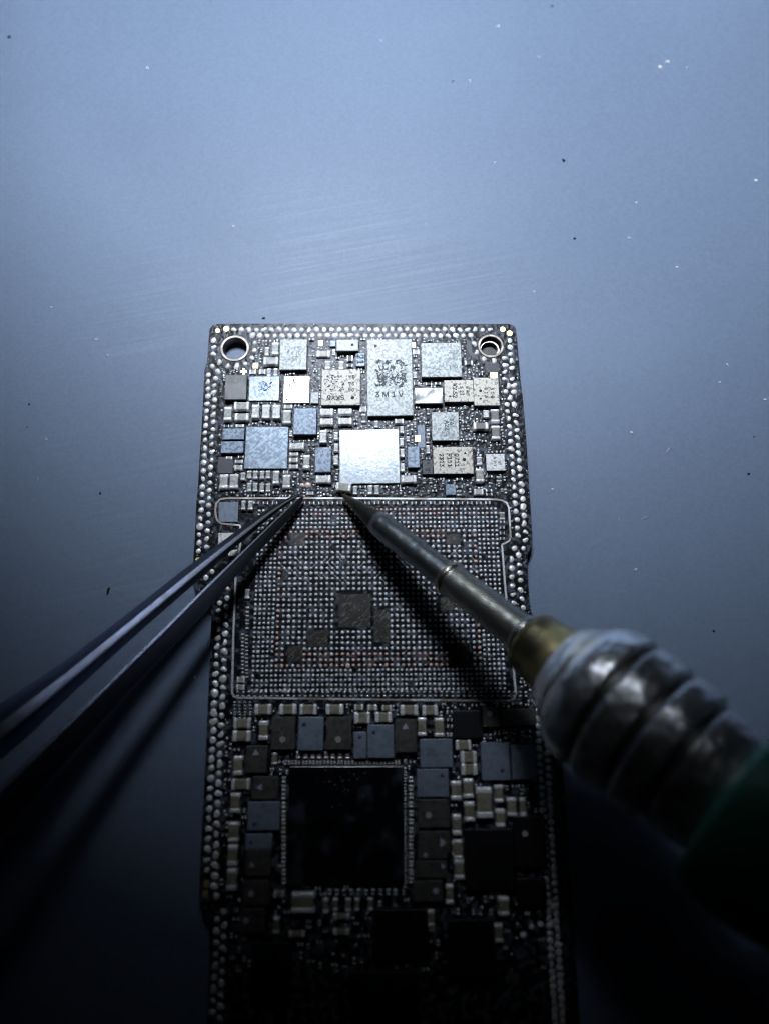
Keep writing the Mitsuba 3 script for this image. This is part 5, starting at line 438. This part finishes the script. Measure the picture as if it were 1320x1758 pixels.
for i in range(kx + 1):
    for j in range(ky + 1):
        x, y = ix0 + i * sx, iy0 + j * sy
        if in_void(x, y) or RNG.random() < 0.01: continue
        edge = i in (0, kx) or j in (0, 1, 2, ky, ky - 1)
        (pink if edge and RNG.random() < 0.8 else pads).append(pad(x, y, 0.0110))
        spots.append((x, y))
put(f'{BOARD}__pad_grid', join(pads), 'pad_solder', True, kind='stuff')
put(f'{BOARD}__pink_pad', join(pink), 'pink_solder', True, kind='stuff')
tr = []
for _ in range(420):
    x, y = RNG.choice(spots)
    if RNG.random() > 0.04 + 0.9 * math.exp(-((y - iy0 - 0.74 * (iy1 - iy0)) / (0.09 * (iy1 - iy0))) ** 2): continue
    dx, dy = RNG.choice([(sx, sy), (sx, -sy), (sx, -sy), (sx, -sy), (sx, 0)])
    if in_void(x + dx, y + dy) or in_void(x + dx / 2, y + dy / 2) or not (ix0 <= x + dx <= ix1 and iy0 <= y + dy <= iy1): continue
    tr.append(ribbon([(x, y), (x + dx, y + dy)], 0.0034, 0.0004, 0.0022))
put(f'{BOARD}__copper_trace', join(tr), 'trace', kind='stuff')
for a, b, c, d in VOIDS:
    put(f'{BOARD}__bare_patch', plate(Polygon([(a, b), (c, b), (c, d), (a, d)]).buffer(-0.006).buffer(0.006), 0.0004, 0.0016), 'patch_brown')
mat('patch_brown', principled(proc(lambda p, n, uv: mix((0.028, 0.025, 0.023), (0.15, 0.135, 0.12), smoothstep(0.50, 0.78, 0.5 * noise((p.x + p.y) * 14, (p.x - p.y) * 110, 3.0) + 0.5 * fbm(p.x * 70, p.y * 70, 2.0, octaves=2)))), 0.4))
occupied.append(field.bounds)

# small parts and specks too tiny to single out, scattered where the board is free
cells = {}
def mark(x0, y0, x1, y1):
    for i in range(math.floor(x0 / 0.01), math.floor(x1 / 0.01) + 1):
        for j in range(math.floor(y0 / 0.01), math.floor(y1 / 0.01) + 1):
            cells[i, j] = 1
def free(x0, y0, x1, y1):
    return not any((i, j) in cells for i in range(math.floor(x0 / 0.01), math.floor(x1 / 0.01) + 1) for j in range(math.floor(y0 / 0.01), math.floor(y1 / 0.01) + 1))
for r in occupied: mark(*r)
for x, y, r in BALLS: mark(x - r, y - r, x + r, y + r)
for x, y, r, ri in HOLES: mark(x - r * 1.2, y - r * 1.2, x + r * 1.2, y + r * 1.2)
inside = outline.buffer(-0.13)
inner_a = inside.bounds
specks = []
from shapely import prepared
pin = prepared.prep(inside)
for _ in range(26000):
    x, y = RNG.uniform(inner_a[0], inner_a[2]), RNG.uniform(max(-1.4, inner_a[1]), inner_a[3])
    if not pin.contains(Point(x, y)): continue
    if y < -0.35 and RNG.random() < 0.8: continue
    if RNG.random() < 0.5:
        o = RNG.choice('hv'); l, w = RNG.uniform(0.024, 0.042), RNG.uniform(0.012, 0.020)
        w_, h_ = (l, w) if o == 'h' else (w, l)
        if not free(x, y, x + w_, y + h_): continue
        mark(x, y, x + w_, y + h_)
        body, ends = cap_meshes(x, y, x + w_, y + h_, RNG.uniform(0.01, 0.018), o, 0.32)
        tiny_body.append(body); tiny_ends += ends
    else:
        r = RNG.uniform(0.004, 0.010)
        if not free(x - r, y - r, x + r, y + r) or (y < 0.2 and RNG.random() < 0.5): continue
        mark(x - r, y - r, x + r, y + r)
        specks.append(dome(x, y, r, r * 0.6, 0.0, 7, 2, 0.3))
put(f'{BOARD}__tiny_component', join(tiny_body), 'ceramic_dark', kind='stuff')
put(f'{BOARD}__tiny_terminal', join(tiny_ends), 'tinned', kind='stuff')
# flux crumbs and solder dust between the edge bumps
band = prepared.prep(outline.buffer(-0.008).difference(outline.buffer(-0.15)))
for _ in range(2600):
    x, y = RNG.uniform(outline.bounds[0], outline.bounds[2]), RNG.uniform(0.0, outline.bounds[3])
    if not band.contains(Point(x, y)): continue
    r = RNG.uniform(0.002, 0.0055)
    if not free(x - r, y - r, x + r, y + r): continue
    specks.append(dome(x, y, r, r * 0.7, 0.0, 6, 2, 0.5))
put(f'{BOARD}__solder_speck', join(specks), 'solder', True, kind='stuff')

# ---------------------------------------------------------------- the loose capacitor at the tip of the iron
x0, y0, x1, y1 = LOOSE
labels['loose_capacitor'] = {'label': 'tilted pale capacitor being soldered at the tip of the soldering iron', 'category': 'capacitor'}
rot, e = -0.10, (x1 - x0) * 0.2
whole = (x0 + x1) / 2, (y0 + y1) / 2
def turned(mesh):
    v, f = mesh
    w = v - np.array([*whole, 0.0]); c, s = math.cos(rot), math.sin(rot); t = -0.06
    w = np.stack([w[:, 0] * c - w[:, 1] * s, w[:, 0] * s + w[:, 1] * c, w[:, 2] + t * w[:, 0] + 0.004], 1)
    return w + np.array([*whole, 0.0]), f
put('loose_capacitor__body', turned(cbox(x0 + e * 0.6, y0 + 0.002, x1 - e * 0.6, y1 - 0.002, 0.004, 0.054, 0.004)), 'ceramic_cream')
put('loose_capacitor__terminal', turned(cbox(x0, y0, x0 + e, y1, 0.002, 0.057, 0.007)), 'tinned')
put('loose_capacitor__terminal', turned(cbox(x1 - e, y0, x1, y1, 0.002, 0.057, 0.007)), 'tinned')

# ---------------------------------------------------------------- the soldering iron
labels['soldering_iron'] = {'label': 'soldering iron with a pointed dark tip and grooved steel barrel, its tip on the board', 'category': 'soldering iron'}
def rounded(prof, k=3):
    """Eases the corners of a profile."""
    p = np.array(prof)
    for _ in range(k):
        q = [p[0]]
        for a, b in zip(p[:-1], p[1:]):
            q += [0.8 * a + 0.2 * b, 0.2 * a + 0.8 * b]
        p = np.array(q + [p[-1]])
    return [tuple(x) for x in p]
IRON_LOOK = {'tip': 'tip_steel', 'sleeve': 'sleeve_steel', 'collar': 'collar_brass', 'ferrule': 'ferrule_steel', 'brass_nut': 'brass', 'barrel': 'barrel_steel', 'handle': 'green_plastic'}
tp = IRON['tip']
cone = [q for q in tp if q[0] <= tp[5][0]]
rest = [q for q in tp if q[0] >= tp[4][0]]
put('soldering_iron__tip', lathe(IRON_TIP, IRON_AXIS, rounded(cone, 1), 48), 'tip_oxide', 30)
put('soldering_iron__shank', lathe(IRON_TIP, IRON_AXIS, rounded(rest, 2), 64), 'tip_steel', 30)
for k in ('sleeve', 'collar', 'ferrule', 'brass_nut', 'barrel', 'handle'):
    prof = IRON[k]
    if k == 'handle':
        prof = prof + [(prof[-1][0] + 8.0, prof[-1][1] * 1.1), (prof[-1][0] + 8.3, prof[-1][1] * 0.8)]
    put(f'soldering_iron__{k}', lathe(IRON_TIP, IRON_AXIS, rounded(prof, 2), 96), IRON_LOOK[k], 40, label={'handle': 'green handle grip', 'brass_nut': 'brass coloured nut'}.get(k))
for s0, s1, rr in GROOVES:
    put('soldering_iron__barrel__groove', lathe(IRON_TIP, IRON_AXIS, [(s0, rr * 0.9), (s0, rr), (s1, rr), (s1, rr * 0.9)], 96), 'groove_black', 30)

# ---------------------------------------------------------------- the tweezers
labels['tweezers'] = {'label': 'pair of dark steel tweezers reaching in from the lower left, points nearly closed', 'category': 'tweezers'}
def arm(stations, side):
    """One blade swept along its stations: a narrow top edge toward the gap, an outer face sloping away."""
    st = np.array(stations)
    run = np.r_[0, np.cumsum(np.linalg.norm(np.diff(st[:, :3], axis=0), axis=1))]
    for k in range(4):      # a steady curve, no kinks
        fit = np.polyval(np.polyfit(run, st[:, k], 3), run)
        st[:, k] = np.where(run < 0.35, st[:, k], 0.5 * fit + 0.5 * st[:, k]) * 1.12 if k == 3 else 0.25 * st[:, k] + 0.75 * fit
    st[0, 3] = stations[0][3]
    d_end = st[-1, :3] - st[-3, :3]; d_end /= np.linalg.norm(d_end)
    st = np.vstack([st, [*(st[-1, :3] + d_end * 1.2), st[-1, 3] * 1.12], [*(st[-1, :3] + d_end * 5), st[-1, 3] * 1.5], [*(st[-1, :3] + d_end * 8 + np.array([0.15, -0.2, 0]) * side), st[-1, 3] * 1.5]])
    # resample smoothly
    s = np.r_[0, np.cumsum(np.linalg.norm(np.diff(st[:, :3], axis=0), axis=1))]
    from scipy.interpolate import PchipInterpolator
    q = np.unique(np.r_[np.linspace(0, s[-4], 60), np.linspace(s[-4], s[-1], 14)])
    st = np.stack([PchipInterpolator(s, st[:, k])(q) for k in range(4)], 1)
    if side > 0:   # upper arm: broad lit edge, inner face sloping under
        sec = [(-1.0, -0.55), (-0.98, -0.1), (-0.78, 0.46), (-0.70, 0.58), (-0.60, 0.62), (-0.14, 0.64), (-0.02, 0.60), (0.10, 0.52), (0.55, 0.18), (0.96, -0.28), (1.0, -0.5), (0.9, -0.7), (-0.85, -0.7)]
    else:          # lower arm: thin lit edge right at the gap
        sec = [(-1.0, -0.5), (-1.0, 0.42), (-0.97, 0.52), (-0.90, 0.56), (-0.66, 0.56), (-0.58, 0.53), (-0.48, 0.46), (0.1, 0.20), (0.8, -0.22), (1.0, -0.45), (0.95, -0.62), (-0.9, -0.66)]
    sec = np.array(sec)
    for _ in range(3):     # round the corners
        nx_ = np.roll(sec, -1, 0)
        sec = np.stack([0.78 * sec + 0.22 * nx_, 0.22 * sec + 0.78 * nx_], 1).reshape(-1, 2)
    n = len(sec)
    tang = np.gradient(st[:, :3], axis=0); tang /= np.linalg.norm(tang, axis=1, keepdims=True)
    out = np.cross(tang, [0, 0, 1.0]) * side; out /= np.linalg.norm(out, axis=1, keepdims=True)
    upv = np.cross(out, tang) * (1 if side > 0 else 1); upv *= np.sign(upv[:, 2:3])
    v = (st[:, None, :3] + st[:, None, 3:4] * (sec[None, :, :1] * out[:, None] + sec[None, :, 1:] * upv[:, None])).reshape(-1, 3)
    f = []
    for k in range(len(st) - 1):
        for i in range(n):
            j = (i + 1) % n
            f += [(k * n + i, k * n + j, k * n + n + j), (k * n + i, k * n + n + j, k * n + n + i)]
    for base, flip in ((0, False), ((len(st) - 1) * n, True)):
        f += [((base, base + i + 1, base + i) if not flip else (base, base + i, base + i + 1)) for i in range(1, n - 1)]
    return (v, np.array(f)), st
tw_a, st_a = arm(ARMS[0], 1)
tw_b, st_b = arm(ARMS[1], -1)
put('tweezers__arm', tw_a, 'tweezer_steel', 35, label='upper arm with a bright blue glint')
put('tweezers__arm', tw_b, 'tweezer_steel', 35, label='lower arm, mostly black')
ea, eb = st_a[-1, :3], st_b[-1, :3]
mid = (ea + eb) / 2; dirn = st_a[-1, :3] - st_a[-4, :3]; dirn /= np.linalg.norm(dirn)
put('tweezers__joint', lathe(mid - dirn * 0.5, dirn, [(0, 0.12), (0.2, np.linalg.norm(ea - eb) * 0.6), (1.2, np.linalg.norm(ea - eb) * 0.55), (1.4, 0.1)], 32), 'tweezer_steel', 40)

# ---------------------------------------------------------------- dust and fibres on the mat
for x, y, rx, ry, a, kind, words_ in DUST:
    name = {'k': 'dark_speck', 'w': 'white_speck', 'f': 'dark_fibre', 'f2': 'pale_fibre'}[kind]
    n = 9
    th = np.arange(n) * 2 * math.pi / n
    q = NP.uniform(0.7, 1.1, n)
    r = math.radians(-a)
    if kind == 'k': q *= 0.82
    px, py = rx * q * np.cos(th), ry * q * np.sin(th)
    ring_ = np.stack([x + px * math.cos(r) - py * math.sin(r), y + px * math.sin(r) + py * math.cos(r)], 1)
    hgt = min(rx, ry) * 0.9
    v = np.vstack([np.c_[ring_, np.full(n, MAT_Z)], np.c_[(ring_ - [x, y]) * 0.8 + [x, y], np.full(n, MAT_Z + hgt * 0.6)], [[x, y, MAT_Z + hgt]]])
    f = []
    for i in range(n):
        j = (i + 1) % n
        f += [(i, j, n + j), (i, n + j, n + i), (n + i, n + j, 2 * n)]
    k = put(name, (v, np.array(f)), {'k': 'dust_dark', 'w': 'dust_white', 'f': 'dust_dark', 'f2': 'fibre_grey'}[kind])
    labels[k] = {'label': words_, 'category': 'dust fibre' if 'fibre' in name else 'dust speck'}
    if name in ('dark_speck', 'white_speck'):
        labels[k]['group'] = {'dark_speck': 'black dust specks on the mat', 'white_speck': 'white dust specks on the mat'}[name]
